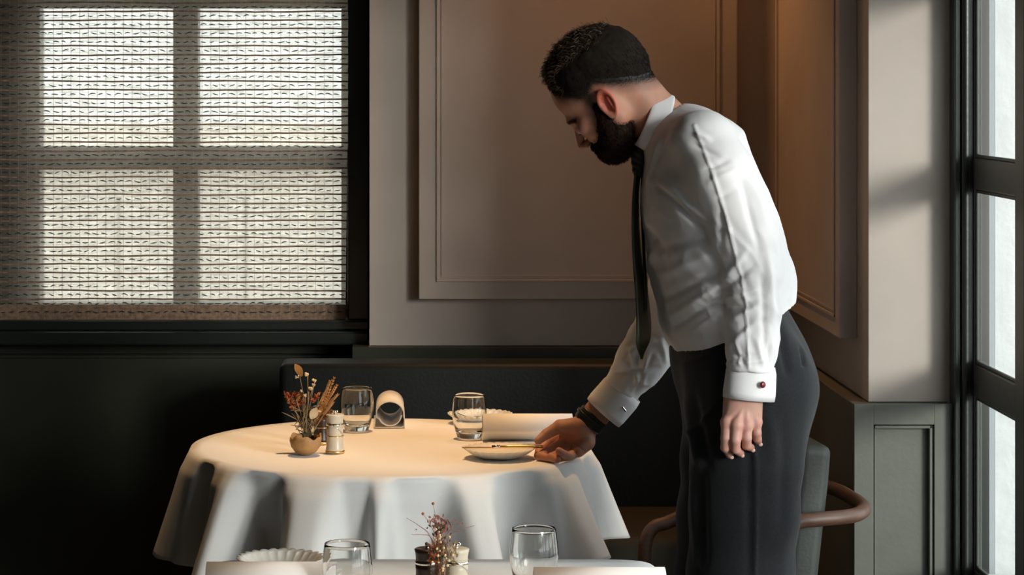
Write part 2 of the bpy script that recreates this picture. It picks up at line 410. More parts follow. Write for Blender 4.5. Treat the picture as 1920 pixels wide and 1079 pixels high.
link('pedestal', lathe([(0, .718), (.05, .718), (.035, .68), (.03, .2), (.04, .06), (.2, .03), (.21, 0), (0, 0)], 32, (TX, TY, 0)), M['black_green'], tb, smooth=True)
def ang(px): return -math.pi/2+math.asin(max(-.99, min(.99, ((px-VX)/F*(TY-.36)-TX)/TR)))
folds = [(ang(376), .080, -.090, 0), (ang(490), .120, -.110, 0), (ang(668), .080, -.055, 0), (ang(787), .150, -.108, 0), (ang(975), .140, -.100, 0),
         (ang(427), .05, .045, 0), (ang(588), .10, .055, 0), (ang(718), .05, .03, 0), (ang(882), .080, .060, 0), (ang(1062), .09, .050, 0), (-.28, .09, -.05, 0), (-.12, .07, .03, 0), (.15, .10, -.06, 0), (.5, .13, .04, 0), (.85, .12, -.06, 0), (1.2, .13, .04, 0), (1.6, .14, -.06, 0), (2.0, .12, .03, 0), (2.35, .14, -.06, 0), (2.8, .15, .02, 0), (3.15, .11, -.03, 0), (-2.9, .10, .025, 0)]
tc = link('tablecloth', disc_cloth(TX, TY, TR, folds, .200), M['linen'], smooth=True)
sol = tc.modifiers.new('thickness', 'SOLIDIFY'); sol.thickness = .0015; sol.offset = 1
tag(tc, 'white round tablecloth falling in folds over the far table', 'tablecloth')

# near table: its back part reaches into the frame
NX0, NX1, NY0, NY1 = -.292, .412, 3.22, 3.93
nt_ = empty('square_table', (.06, 3.57, 0), 'square pedestal table in the foreground under a white cloth', 'table')
link('tabletop', box(NX0+.03, NX1-.03, NY0+.03, NY1-.03, .72, .746, .012), M['brown'], nt_)
link('pedestal', lathe([(0, .72), (.05, .72), (.035, .68), (.03, .2), (.04, .06), (.2, .03), (.21, 0), (0, 0)], 32, (.06, 3.57, 0)), M['black_green'], nt_, smooth=True)
def sq_cloth():
    V = []; Fc = []; per = 240; nd = 14; nr = 10; cr = .045
    cx, cy = (NX0+NX1)/2, (NY0+NY1)/2; hx, hy = (NX1-NX0)/2, (NY1-NY0)/2
    for i in range(per):
        th = 2*math.pi*(i+.5)/per; c, s = math.cos(th), math.sin(th); p = 14
        r = 1/((abs(c)/hx)**p+(abs(s)/hy)**p)**(1/p)
        corner = min(abs(c)/hx, abs(s)/hy)/max(abs(c)/hx, abs(s)/hy)
        for k in range(1, nr+1): V.append((cx+c*r*k/nr, cy+s*r*k/nr, .7515))
        for k in range(1, nd+1):
            t = k/nd
            V.append((cx+c*(r+.004+.05*t*(corner**3)+.012*t*math.sin(th*11)), cy+s*(r+.004+.05*t*(corner**3)+.012*t*math.sin(th*11)), .7505-.27*t-.002))
    m = nr+nd
    for i in range(per):
        j = (i+1) % per
        for k in range(m-1): Fc.append((i*m+k, j*m+k, j*m+k+1, i*m+k+1))
    c = len(V); V.append((cx, cy, .7515))
    for i in range(per): Fc.append((i*m, c, ((i+1) % per)*m))
    return pyd(V, Fc)
nc = link('tablecloth', sq_cloth(), M['linen'], smooth=True); tag(nc, 'white cloth on the nearest table, cut off by the frame', 'tablecloth')
ZT = .7535
def tp(px, py): Y = (EYE-ZT)*F/(py-VY); return Vector(((px-VX)/F*Y, Y, ZT))

# ------------------------------------------------------------------ tumblers
def tumbler():
    t = empty('glass_tumbler', (0, 0, 0))
    out = [(0, 0), (.022, 0), (.0255, .002), (.0285, .010), (.0335, .030), (.0365, .048), (.0368, .060), (.0350, .078), (.0330, .0925), (.0325, .0935)]
    inn = [(.0319, .0930), (.0336, .078), (.0354, .060), (.0350, .048), (.0318, .030), (.0262, .0165), (.018, .0125), (0, .0115)]
    so = [tuple(p) for p in spline(out[2:], 24)]; si = [tuple(p) for p in spline(inn[:6], 18)]
    link('glass_wall', lathe(out[:2]+so+si+inn[6:], 48), M['glass'], t, local=True, smooth=True)
    return t
g0 = tumbler()
tums = [((669, 808), 'clear glass tumbler beside the salt mill on the far table', 'tumblers on the far table'), ((880, 822), 'clear glass tumbler left of the hand and plate on the far table', 'tumblers on the far table')]
for i, ((px, py), lab, grp) in enumerate(tums):
    o = g0 if i == 0 else copy_tree(g0); o.location = tp(px, py); tag(o, lab, 'glass', grp)
for (X, Y, lab) in ((W(651, 0, 3.56).x, 3.56, 'clear glass tumbler by the scalloped plate on the nearest table'), (W(1001, 0, 3.68).x, 3.68, 'clear glass tumbler right of the brown and cream mills on the nearest table')):
    o = copy_tree(g0); o.location = (X, Y, ZT); tag(o, lab, 'glass', 'tumblers on the nearest table')

# ------------------------------------------------------------------ salt and pepper mills
def mill(m, lab, name, loc, rot=0):
    t = empty(name, loc, lab, 'mill'); k = dict(parent=t, local=True, smooth=True)
    link('grinder_body', lathe([(0, .004), (.0188, .004), (.0188, .009), (.0175, .013), (.0168, .030), (.0168, .048), (.0175, .056), (0, .056)], 32), m, **k)
    link('cap', lathe([(0, .0605), (.0172, .0605), (.0168, .066), (.0175, .072), (.0190, .0775), (.0165, .079), (.006, .0785), (0, .0785)], 32), m, **k)
    link('base_ring', lathe([(0, 0), (.0198, 0), (.0200, .004), (.0190, .0048), (0, .0048)], 32), M['gold'], **k)
    link('middle_ring', lathe([(.0165, .0335), (.0182, .0342), (.0182, .0352), (.0165, .036)], 32), M['gold'], **k)
    link('collar_ring', lathe([(.0165, .056), (.0182, .0563), (.0182, .0602), (.0165, .0606)], 32), M['chrome'], **k)
    link('knob', join([lathe([(0, .078), (.003, .078), (.0025, .081), (0, .081)], 12), sphere((0, 0, .0835), .0034), sphere((.0042, -.001, .0845), .0027), sphere((-.0040, .001, .0840), .0027)]), M['chrome'], **k)
    w = [(.0185*math.cos(a), .0185*math.sin(a), .064-.03*(s**1.3)) for s, a in [(q/14, -2.4+q/14*2.2) for q in range(15)]]
    link('wire_clip', tube(w, .0006, 5), M['chrome'], **k)
    t.rotation_euler = (0, 0, rot)
    return t
mill(M['cream'], 'cream salt mill with gold rings beside the dried flowers on the far table', 'salt_mill', tp(628, 849))
mill(M['brown'], 'dark brown pepper mill standing behind the dried flowers on the far table', 'pepper_mill', tp(603, 832), 1)
mill(M['brown'], 'dark brown pepper mill left of the pinkish sprigs on the nearest table', 'pepper_mill', (W(801, 0, 3.60).x, 3.60, ZT), 2)
mill(M['cream'], 'cream salt mill right of the pinkish sprigs on the nearest table', 'salt_mill', (W(856, 0, 3.60).x, 3.60, ZT), .5)

# ------------------------------------------------------------------ rolled napkins
def roll_mesh():
    R = .0275; L_ = .19; path = [(-.036, .001), (.0, .001), (.026, .001), (.0315, .004), (.032, .018)]
    for k in range(0, 25):
        a = math.radians(-8+k*(205/24)); path.append((R*1.10*math.cos(a), .030+R*math.sin(a)))
    for k in range(0, 20):
        a = math.radians(205+k*(150/19)); rr = R*.93; path.append((rr*math.cos(a), .0300+rr*math.sin(a)))
    P = [Vector((p[0], 0, p[1])) for p in path]; V = []; Fc = []; th = .0011; n = len(P)
    for i in range(n):
        t = (P[min(i+1, n-1)]-P[max(i-1, 0)]).normalized(); nn = Vector((-t.z, 0, t.x))
        for s in (th, -th):
            for yy in (0, L_):
                q = P[i]+nn*s; q.z = max(q.z, 0); V.append((q.x, yy, q.z))
    for i in range(n-1):
        a = 4*i; b = a+4
        Fc += [(a, a+1, b+1, b), (a+2, b+2, b+3, a+3), (a, b, b+2, a+2), (a+1, a+3, b+3, b+1)]
    Fc += [(0, 2, 3, 1), (4*n-4, 4*n-3, 4*n-1, 4*n-2)]
    return pyd(V, Fc)
rm = roll_mesh()
r0 = link('napkin_roll', rm, M['napkin'], smooth=True)
rolls = [(tp(731, 803), 0, 'white rolled napkin seen end-on beside a tumbler on the far table', 'rolled napkins on the far table'),
         (Vector((.376, 5.20, ZT)), math.pi/2, 'white rolled napkin lying sideways behind the small plate on the far table', 'rolled napkins on the far table'),
         (Vector((-.086, 3.60, ZT)), math.pi/2, 'white rolled napkin in front of the scalloped plate on the nearest table', 'rolled napkins on the nearest table'),
         (Vector((.392, 3.56, ZT)), math.pi/2, 'white rolled napkin at the right end of the nearest table', 'rolled napkins on the nearest table')]
for i, (p, rz, lab, grp) in enumerate(rolls):
    o = r0 if i == 0 else r0.copy()
    if i: COL.objects.link(o)
    o.location = p; o.rotation_euler = (0, 0, rz); tag(o, lab, 'napkin', grp)

# ------------------------------------------------------------------ scalloped plates
def plate(R, H, n=26, depth=.05):
    prof = [(0, 0), (R*.45, 0), (R*.55, .001), (R*.80, H*.45), (R*.93, H*.80), (R, H), (R*.985, H+.0012), (R*.90, H*.86), (R*.76, H*.50), (R*.52, .0045), (0, .0035)]
    def mod(a, r, z, j):
        k = max(0, r/R-.6)/.4
        w = abs(math.sin(a*n/2))
        return r*(1-depth*k*(1-w)), z+(-.0015*k*(1-w) if 0 < j < 10 else 0)
    return lathe(prof, n*8, mod=mod)
pl = link('small_plate', plate(.0735, .019), M['glazed'], smooth=True); pl.location = tp(936, 858)
tag(pl, 'small scalloped white plate being set down by the hand', 'plate')
pl2 = link('small_plate', plate(.0735, .021, 26, .07), M['glazed'], smooth=True); pl2.location = tp(900, 793); tag(pl2, 'scalloped plate half hidden behind the right tumbler and rolled napkin', 'plate')
pl3 = link('scalloped_plate', plate(.070, .024, 26, .09), M['glazed'], smooth=True); pl3.location = (W(527, 0, 3.82).x, 3.815, ZT); tag(pl3, 'scalloped ivory plate at the left of the nearest table', 'plate')
# knife across the held plate
kn = empty('butter_knife', (W(942, 0, 4.93).x, 4.945, ZT+.021), 'gold butter knife laid across the small plate by the hand', 'knife')
kz = ZT+.0212; yk = 4.965; xk = lambda px: (px-VX)/F*yk
link('blade', boxes([(xk(866), xk(925), yk-.006, yk+.006, kz, kz+.0014, .0006)]), M['gold'], kn)
link('handle', tube([(xk(925), yk, kz+.002), (xk(960), yk, kz+.0026), (xk(1000), yk, kz+.003), (xk(1018), yk, kz+.0028)], [.0026, .0030, .0036, .0026], 12), M['gold'], kn, smooth=True)
link('ferrule', tube([(xk(922), yk, kz+.002), (xk(938), yk, kz+.0024)], [.0036, .0036], 12), M['chrome'], kn, smooth=True)
sp = empty('teaspoon', tp(895, 800), 'small steel spoon resting on the rear scalloped plate behind the tumbler', 'spoon')
link('bowl', sphere((.002, 0, .018), .012, 16, 8, (1.5, .8, .25)), M['chrome'], sp, local=True, smooth=True)
link('handle', tube([(-.012, 0, .018), (-.03, .004, .021), (-.052, .01, .026)], [.0018, .0014, .0022], 8), M['chrome'], sp, local=True, smooth=True)

# ------------------------------------------------------------------ dried flowers
def leaf_mesh(base, tip, w, bend=.1):
    base = Vector(base); tip = Vector(tip); d = tip-base; side = d.cross(Vector((.2, 1, .1))).normalized()*w; nrm = side.cross(d).normalized()*d.length*bend
    V = []; Fc = []
    for i in range(7):
        t = i/6; c = base+d*t+nrm*math.sin(t*math.pi); ww = math.sin(math.pi*min(1, t*.92+.06))**.8
        V += [c-side*ww, c+nrm*.25*ww, c+side*ww]
        if i: b = 3*i; Fc += [(b-3, b-2, b+1, b), (b-2, b-1, b+2, b+1)]
    n = len(V); V += [v+Vector((0, .0006, 0)) for v in V]
    Fc += [tuple(n+q for q in f[::-1]) for f in Fc]
    return pyd(V, Fc)
fl = empty('dried_flower_bowl', tp(573, 853), 'small tan clay bowl of orange and cream dried flowers on the far table', 'flowers')
def bmod(a, r, z, j):
    k = max(0, z-.02)/.02; return r, z+k*.004*math.sin(a*3+1)+k*.0025*math.sin(a*8)
link('bowl', lathe([(0, 0), (.012, 0), (.022, .006), (.030, .017), (.033, .030), (.032, .038), (.0295, .038), (.0295, .030), (.026, .018), (.018, .010), (0, .008)], 40, mod=bmod), M['bowl'], fl, local=True, smooth=True)
link('soil', lathe([(0, .029), (.015, .030), (.0285, .027), (.027, .024), (0, .022)], 24), M['soil'], fl, local=True, smooth=True)
fy = 5.05; fo = wloc(fl)
def lp(px, py, dy=0): v = W(px, py, fy+dy)-fo; return v
def stem_to(px, py, dy=0, r=.0007, bp=None):
    b = lp(bp if bp else random.uniform(568, 584), 826, random.uniform(-.008, .008)); e = lp(px, py, dy); m = (b+e)/2+Vector((random.uniform(-.004, .004), 0, .006))
    return tube([tuple(p) for p in spline([tuple(b), tuple(m), tuple(e)], 8)], r, 5)
SM = dict(parent=fl, local=True, smooth=True)
for (px, py, dy) in ((562, 706, 0), (577, 704, .01), (590, 716, -.01), (588, 722, .01), (568, 735, 0), (579, 735, -.01), (573, 745, .01), (597, 760, 0), (622, 712, 0), (628, 724, .01), (632, 741, -.01), (548, 745, 0), (541, 750, .01), (556, 752, -.01), (610, 770, 0), (618, 775, .01), (536, 742, 0), (600, 735, 0)):
    link('stem', stem_to(px, py, dy, random.uniform(.0006, .0011)), M['stem'], **SM)
link('leaf', leaf_mesh(lp(566, 706), lp(553, 683), .008), M['orange_leaf'], **SM)
link('leaf', leaf_mesh(lp(583, 786, -.012), lp(594, 765, -.012), .009), M['cream_fl'], **SM)
for (px, py, r, dy) in ((574, 702, .0052, 0), (557, 707, .003, 0), (589, 714, .0045, 0), (587, 722, .004, .005), (565, 733, .004, 0), (582, 729, .0055, .004), (571, 741, .004, -.004), (599, 771, .003, -.01), (584, 807, .005, -.01)):
    ms = [sphere(lp(px+random.uniform(-2.5, 2.5), py+random.uniform(-2.5, 2.5), dy), r*.55, 8, 6) for _ in range(5)]
    link('flower_head', join(ms), M['cream_fl'], **SM)
# rust cluster, left: clumps of small florets
for (px, py) in ((541, 748), (548, 744), (555, 742), (545, 756), (553, 754), (561, 750), (558, 762), (549, 765), (566, 758), (538, 742), (562, 743), (594, 745), (588, 752)):
    ms = [leaf_mesh(lp(px+random.uniform(-5, 5), py+random.uniform(-5, 5), random.uniform(-.012, .012)), lp(px+random.uniform(-8, 8), py+random.uniform(-9, 3), random.uniform(-.012, .012)), .0016) for _ in range(14)]
    link('floret_cluster', join(ms), M['rust'] if random.random() < .75 else M['orange_leaf'], **SM)
# orange fern fronds, right
for (bx_, by_, ex, ey) in ((590, 790, 626, 710), (592, 780, 631, 724), (592, 775, 633, 741), (588, 795, 624, 756), (598, 760, 618, 716), (585, 800, 612, 760), (595, 790, 622, 772), (590, 800, 606, 740)):
    fr = link('frond', tube([lp(bx_, by_), lp((bx_+ex)/2+2, (by_+ey)/2+4), lp(ex, ey)], .0006, 5), M['orange_leaf'], **SM)
    ms = []
    for q in range(13):
        t = .25+.75*q/12; bp = lp(bx_+(ex-bx_)*t, by_+(ey-by_)*t+4*math.sin(t*3)); ln = .008*(1.15-t*.5)
        for s in (-1, 1):
            d = Vector((.45*s+.35, random.uniform(-.5, .5), .75-.15*s)).normalized()
            ms.append(leaf_mesh(bp, bp+d*ln, .0015))
    link('leaflets', join(ms), M['orange_leaf'], fr, local=True)
ms = [leaf_mesh(lp(random.gauss(578, 9), random.uniform(770, 822), random.uniform(-.015, .015)), lp(random.gauss(574, 16), random.uniform(755, 812), random.uniform(-.015, .015)), .0012) for _ in range(90)]
tag(link('dry_moss', join(ms), M['stem'], **SM), kind='stuff')
ms = [leaf_mesh(lp(578+random.uniform(-8, 14), 822, -.01), lp(578+random.uniform(-14, 16), 812, -.012), .003) for _ in range(10)]
link('dry_petals', join(ms), M['olive_fl'], **SM)

# near sprigs
fs = empty('dried_sprig_pot', (W(828, 0, 3.56).x, 3.56, ZT), 'dried pinkish twigs and olive sprigs between the two mills on the nearest table', 'flowers')
fo2 = wloc(fs)
def lq(px, py, dy=0): return W(px, py, 3.56+dy)-fo2
SN = dict(parent=fs, local=True, smooth=True)
link('pot', lathe([(0, 0), (.010, 0), (.018, .006), (.021, .014), (.019, .022), (.017, .022), (.018, .014), (0, .008)], 24), M['bowl'], **SN)
for (ex, ey, m) in ((762, 972, 'pink_fl'), (772, 1003, 'pink_fl'), (812, 968, 'pink_fl'), (818, 975, 'pink_fl'), (890, 986, 'pink_fl'), (868, 978, 'pink_fl'), (850, 972, 'pink_fl'), (838, 966, 'pink_fl'), (794, 965, 'pink_fl'), (812, 945, 'stem'), (826, 980, 'stem'), (840, 984, 'stem'), (805, 1030, 'rust'), (850, 1040, 'stem'), (812, 1010, 'rust')):
    b = lq(random.uniform(822, 834), 1100); md = lq(825+(ex-828)*.25, 1010+(ey-960)*.1, random.uniform(-.01, .01)); e = lq(ex, ey, random.uniform(-.02, .02))
    link('twig', tube([tuple(p) for p in spline([tuple(b), tuple(md), tuple((md+e)/2+Vector((0, 0, .004))), tuple(e)], 12)], [.0008-.00004*q for q in range(13)], 5), M[m], **SN)
for c, m, n, sx, y0, y1 in ((826, 'olive_fl', 170, 8, 985, 1090), (826, 'pink_fl', 60, 12, 970, 1000), (815, 'rust', 50, 7, 1020, 1060), (845, 'stem', 40, 9, 1020, 1060)):
    ms = []
    for _ in range(n):
        px = random.gauss(c, sx); py = random.uniform(y0, y1); dy = random.uniform(-.015, .015)
        ms.append(leaf_mesh(lq(px, py, dy), lq(px+random.uniform(-6, 6), py-random.uniform(2, 10), dy), .0011))
    tag(link('sprig_leaves', join(ms), M[m], **SN), kind='stuff')
for _ in range(26):
    px = random.gauss(828, 9); py = random.uniform(992, 1075)
    link('bud', sphere(lq(px, py, -.014), random.uniform(.0012, .0022), 8, 6), M['cream_fl'], **SN)
for (px, py) in ((812, 945), (793, 964)): link('seed_head', sphere(lq(px, py), .0022, 8, 6), M['rust'], **SN)

# ------------------------------------------------------------------ armchair behind the waiter
ac = empty('armchair', (.72, 5.02, 0), 'green-grey upholstered chair with walnut hoop arms behind the waiter', 'chair')
def slab(path, th, y0, y1, bev=.022):
    """cushion-like slab: side profile polyline (x,z) with thickness, extruded in y and bevelled"""
    bm = bmesh.new(); L_ = []; R_ = []
    for i, (x, z) in enumerate(path):
        a = path[max(i-1, 0)]; b = path[min(i+1, len(path)-1)]; t = Vector((b[0]-a[0], 0, b[1]-a[1])).normalized(); n = Vector((-t.z, 0, t.x))
        L_.append(Vector((x, 0, z))+n*th/2); R_.append(Vector((x, 0, z))-n*th/2)
    pr = L_+R_[::-1]; va = [bm.verts.new((p.x, y0, p.z)) for p in pr]; vb = [bm.verts.new((p.x, y1, p.z)) for p in pr]
    bm.faces.new(va); bm.faces.new(vb[::-1]); n = len(pr)
    for i in range(n): bm.faces.new((va[i], vb[i], vb[(i+1) % n], va[(i+1) % n]))
    bmesh.ops.recalc_face_normals(bm, faces=bm.faces)
    es = [e for e in bm.edges if e.is_manifold and e.calc_face_angle(0) > .6]
    bmesh.ops.bevel(bm, geom=es, offset=bev, segments=4, profile=.6, affect='EDGES')
    return frombm(bm)
link('backrest', slab([(.772, .36), (.785, .48), (.800, .62), (.812, .72), (.818, .795)], .066, 4.83, 5.21, .02), M['chair'], ac, smooth=True)
link('seat', slab([(.57, .41), (.66, .415), (.77, .40)], .085, 4.83, 5.21, .03), M['chair'], ac, smooth=True)
hoop = [(.562, 4.795, .40), (.556, 4.793, .48), (.560, 4.792, .535), (.578, 4.790, .562), (.61, 4.789, .572), (.68, 4.789, .605), (.76, 4.791, .648), (.81, 4.795, .655), (.885, 4.82, .656), (.925, 4.87, .658), (.94, 4.94, .658), (.942, 5.02, .658)]
hoop = hoop+[(x, 10.04-y, z) for x, y, z in hoop[-2::-1]]
hp = spline(hoop, 90)
link('arm_hoop', tube([tuple(p) for p in hp], [.0145]*91, 14), M['wood_arm'], ac, smooth=True)
for (x, y) in ((.56, 4.795), (.56, 5.245)): link('leg', tube([(x, y, .42), (x-.01, y, 0)], [.015, .011], 12), M['wood_arm'], ac, smooth=True)
for (x, y) in ((.80, 4.86), (.80, 5.18)): link('leg', tube([(x-.02, y, .40), (x+.07, y, 0)], [.015, .011], 12), M['wood_arm'], ac, smooth=True)
ac.rotation_euler.z = math.radians(5.5); ac.location.y += .02
# ------------------------------------------------------------------ signed-distance modelling
def nrm(v): v = np.array(v, float); return v/np.linalg.norm(v)
def rc(P, a, b, ra, rb):
    a = np.array(a, float); b = np.array(b, float); d = b-a; L = d@d+1e-12
    t = np.clip(((P-a)@d)/L, 0, 1); return np.linalg.norm(P-a-t[:, None]*d, axis=1)-(ra+t*(rb-ra))
def ell(P, c, r):
    q = P-np.array(c, float); r = np.array(r, float); k0 = np.linalg.norm(q/r, axis=1); k1 = np.linalg.norm(q/(r*r), axis=1)+1e-9
    return k0*(k0-1)/k1
def smin(a, b, k):
    h = np.clip(.5+.5*(b-a)/k, 0, 1); return b+(a-b)*h-k*h*(1-h)
def ssub(a, b, k): return -smin(-a, b, k)
def chain(P, pts, k=.01):
    d = None
    for p, q in zip(pts[:-1], pts[1:]):
        e = rc(P, p[:3], q[:3], p[3], q[3]); d = e if d is None else smin(d, e, k)
    return d
def nets(f, lo, hi, h, B=6):
    lo = np.array(lo, float); hi = np.array(hi, float); nb = np.ceil((hi-lo)/(h*B)).astype(int); n = nb*B
    I = np.indices(nb).reshape(3, -1).T; C = lo+(I*B+(B-1)/2)*h; dc = f(C)
    D = np.empty(n, np.float32)
    Dv = D.reshape(nb[0], B, nb[1], B, nb[2], B); Dv[...] = np.sign(dc).reshape(nb)[:, None, :, None, :, None]
    act = I[np.abs(dc) < B*h*1.5]; off = np.indices((B, B, B)).reshape(3, -1).T
    for s in range(0, len(act), 600):
        A = act[s:s+600]; G = (A[:, None, :]*B+off[None]).reshape(-1, 3); v = f(lo+G*h)
        D[G[:, 0], G[:, 1], G[:, 2]] = v
    s = D < 0
    cn = [(i, j, k) for i in (0, 1) for j in (0, 1) for k in (0, 1)]
    sub = lambda i, j, k: s[i:n[0]-1+i, j:n[1]-1+j, k:n[2]-1+k]
    anyv = np.zeros(n-1, bool); allv = np.ones(n-1, bool)
    for c in cn: q = sub(*c); anyv |= q; allv &= q
    mix = anyv & ~allv; cells = np.argwhere(mix); ids = -np.ones(n-1, np.int64); ids[mix] = np.arange(len(cells))
    vals = np.stack([D[cells[:, 0]+c[0], cells[:, 1]+c[1], cells[:, 2]+c[2]] for c in cn], 1)
    acc = np.zeros((len(cells), 3)); cnt = np.zeros(len(cells)); ca = np.array(cn, float)
    for a in range(8):
        for b in range(a+1, 8):
            if abs(ca[a]-ca[b]).sum() == 1:
                va, vb = vals[:, a], vals[:, b]; m = (va < 0) != (vb < 0); t = va[m]/(va[m]-vb[m])
                acc[m] += ca[a]+t[:, None]*(ca[b]-ca[a]); cnt[m] += 1
    V = lo+(cells+acc/cnt[:, None])*h; Q = []
    for ax in range(3):
        o = [1 if i != ax else 0 for i in range(3)]
        sl0 = [slice(o[i], n[i]-1) for i in range(3)]; sl1 = list(sl0); sl1[ax] = slice(1, n[ax]); sl0[ax] = slice(0, n[ax]-1)
        s0 = s[tuple(sl0)]; s1 = s[tuple(sl1)]
        E = np.argwhere(s0 != s1); fl_ = s0[E[:, 0], E[:, 1], E[:, 2]]; E = E+np.array(o)
        u, w = [(1, 2), (2, 0), (0, 1)][ax]; eu = np.eye(3, dtype=int)[u]; ew = np.eye(3, dtype=int)[w]
        q = np.stack([ids[tuple((E-eu-ew).T)], ids[tuple((E-ew).T)], ids[tuple(E.T)], ids[tuple((E-eu).T)]], 1)
        q[~fl_] = q[~fl_][:, ::-1]; Q.append(q)
    Q = np.concatenate(Q); Q = Q[(Q >= 0).all(1)]
    return V, Q
def npmesh(V, Q):
    me = bpy.data.meshes.new('m'); me.vertices.add(len(V)); me.vertices.foreach_set('co', np.asarray(V, np.float32).ravel())
    me.loops.add(Q.size); me.loops.foreach_set('vertex_index', Q.ravel().astype(np.int32)); me.polygons.add(len(Q))
    me.polygons.foreach_set('loop_start', np.arange(0, Q.size, 4, dtype=np.int32)); me.polygons.foreach_set('loop_total', np.full(len(Q), 4, np.int32))
    me.update(); me.validate(); return me
def grad(f, V, e=.0008):
    g = np.stack([f(V+np.eye(3)[i]*e)-f(V-np.eye(3)[i]*e) for i in range(3)], 1); return g/(np.linalg.norm(g, axis=1)[:, None]+1e-9)

# ------------------------------------------------------------------ the waiter
YM = 4.60
def A(px, py, Y, r=None):
    w = W(px, py, Y); return (w.x, w.y, w.z) if r is None else (w.x, w.y, w.z, r)
man = empty('person', (W(1390, 0, 4.58).x, 4.58, 0), 'bearded waiter in white shirt and dark tie, bending to set down a small plate', 'person')
HC = np.array(A(1122, 140, YM)); pt = math.radians(41); yw = math.radians(20)
hf0 = np.array([-math.cos(pt), 0, -math.sin(pt)]); hs0 = np.array([0, -1., 0]); hu = np.array([-math.sin(pt), 0, math.cos(pt)])
hf = hf0*math.cos(yw)-hs0*math.sin(yw); hs = hs0*math.cos(yw)+hf0*math.sin(yw)
HR = np.stack([hf, hs, hu], 1)
def toH(P): return (P-HC)@HR
def fromH(q): return HC+HR@np.array(q, float)
def mir(H): q = H.copy(); q[:, 1] = np.abs(q[:, 1]); return q
NECK = [fromH((-.028, 0, -.035)), np.array(A(1243, 232, YM)), np.array(A(1275, 300, YM))]
def head(P, ears=True):
    H = toH(P); Q = mir(H)
    d = ell(H, (.000, 0, .004), (.094, .0745, .082))
    d = smin(d, ell(H, (.040, 0, -.004), (.058, .060, .058)), .02)
    d = smin(d, ell(H, (.046, 0, -.066), (.052, .050, .068)), .02)
    d = smin(d, rc(Q, (.008, .052, -.078), (.074, .018, -.118), .019, .017), .022)
    d = smin(d, rc(Q, (.000, .058, -.040), (.008, .054, -.080), .016, .017), .02)
    d = smin(d, rc(H, (.078, -.012, -.118), (.078, .012, -.118), .017, .017), .014)
    d = smin(d, ell(Q, (.064, .043, -.056), (.026, .019, .018)), .016)
    H = H+np.array([.001, 0, .009]); Q = Q+np.array([.001, 0, .009])
    d = smin(d, rc(Q, (.090, .030, -.024), (.0965, .004, -.026), .010, .010), .012)
    d = ssub(d, ell(Q, (.103, .031, -.042), (.019, .018, .012)), .010)
    d = smin(d, ell(Q, (.0845, .031, -.0435), (.013, .0145, .011)), .003)
    d = smin(d, rc(H, (.098, 0, -.036), (.1165, 0, -.073), .0060, .0080), .010)
    d = smin(d, ell(Q, (.1065, .0105, -.0765), (.009, .0062, .0062)), .005)
    d = ssub(d, ell(Q, (.110, .0065, -.0835), (.004, .0028, .0035)), .002)
    d = smin(d, rc(Q, (.088, .016, -.098), (.0985, 0, -.0955), .0055, .0065), .006)
    d = smin(d, rc(Q, (.088, .014, -.1055), (.0965, 0, -.1050), .0055, .0070), .005)
    H = H-np.array([.001, 0, .009]); Q = Q-np.array([.001, 0, .009])
    n = rc(P, NECK[0], NECK[1], .051, .0455); n = smin(n, rc(P, NECK[1], NECK[2], .0455, .065), .02); d = smin(d, n, .022)
    if ears:
        # ear: tilted flattened shell with helix rim, concha hollow and lobe
        c = np.array([.000, .0755, -.048]); E = (Q-c)/.90; tl = math.radians(12)
        ex = E[:, 0]*math.cos(tl)+E[:, 2]*math.sin(tl); ez = -E[:, 0]*math.sin(tl)+E[:, 2]*math.cos(tl); ey = E[:, 1]-.25*np.maximum(0, -ex)-.002
        e = np.stack([ex, ey, ez], 1)
        rx = np.where(ez > 0, .0165, np.maximum(.0165-.18*np.abs(ez), .009)); rz = .0285
        rr = np.sqrt((ex/rx)**2+(ez/rz)**2+1e-9); ring = np.sqrt(((rr-1)*rx)**2+(ey-.003)**2)-.0036
        shell = np.maximum(ell(e, (0, -.002, 0), (.0165, .005, .030)), -ell(e, (.003, .004, -.003), (.0095, .0060, .0155)))
        ring = np.where(ez < -.032, .02, ring); a = smin(ring, shell, .003)
        a = smin(a, rc(e, (-.006, .0025, .013), (-.007, .003, -.012), .0026, .0026), .003)
        a = smin(a, ell(e, (.003, .001, -.0245), (.0075, .0042, .0085)), .004)
        a = smin(a, ell(e, (.0125, .001, -.003), (.004, .0040, .006)), .003)
        d = smin(d, a*.9, .004)
    return d
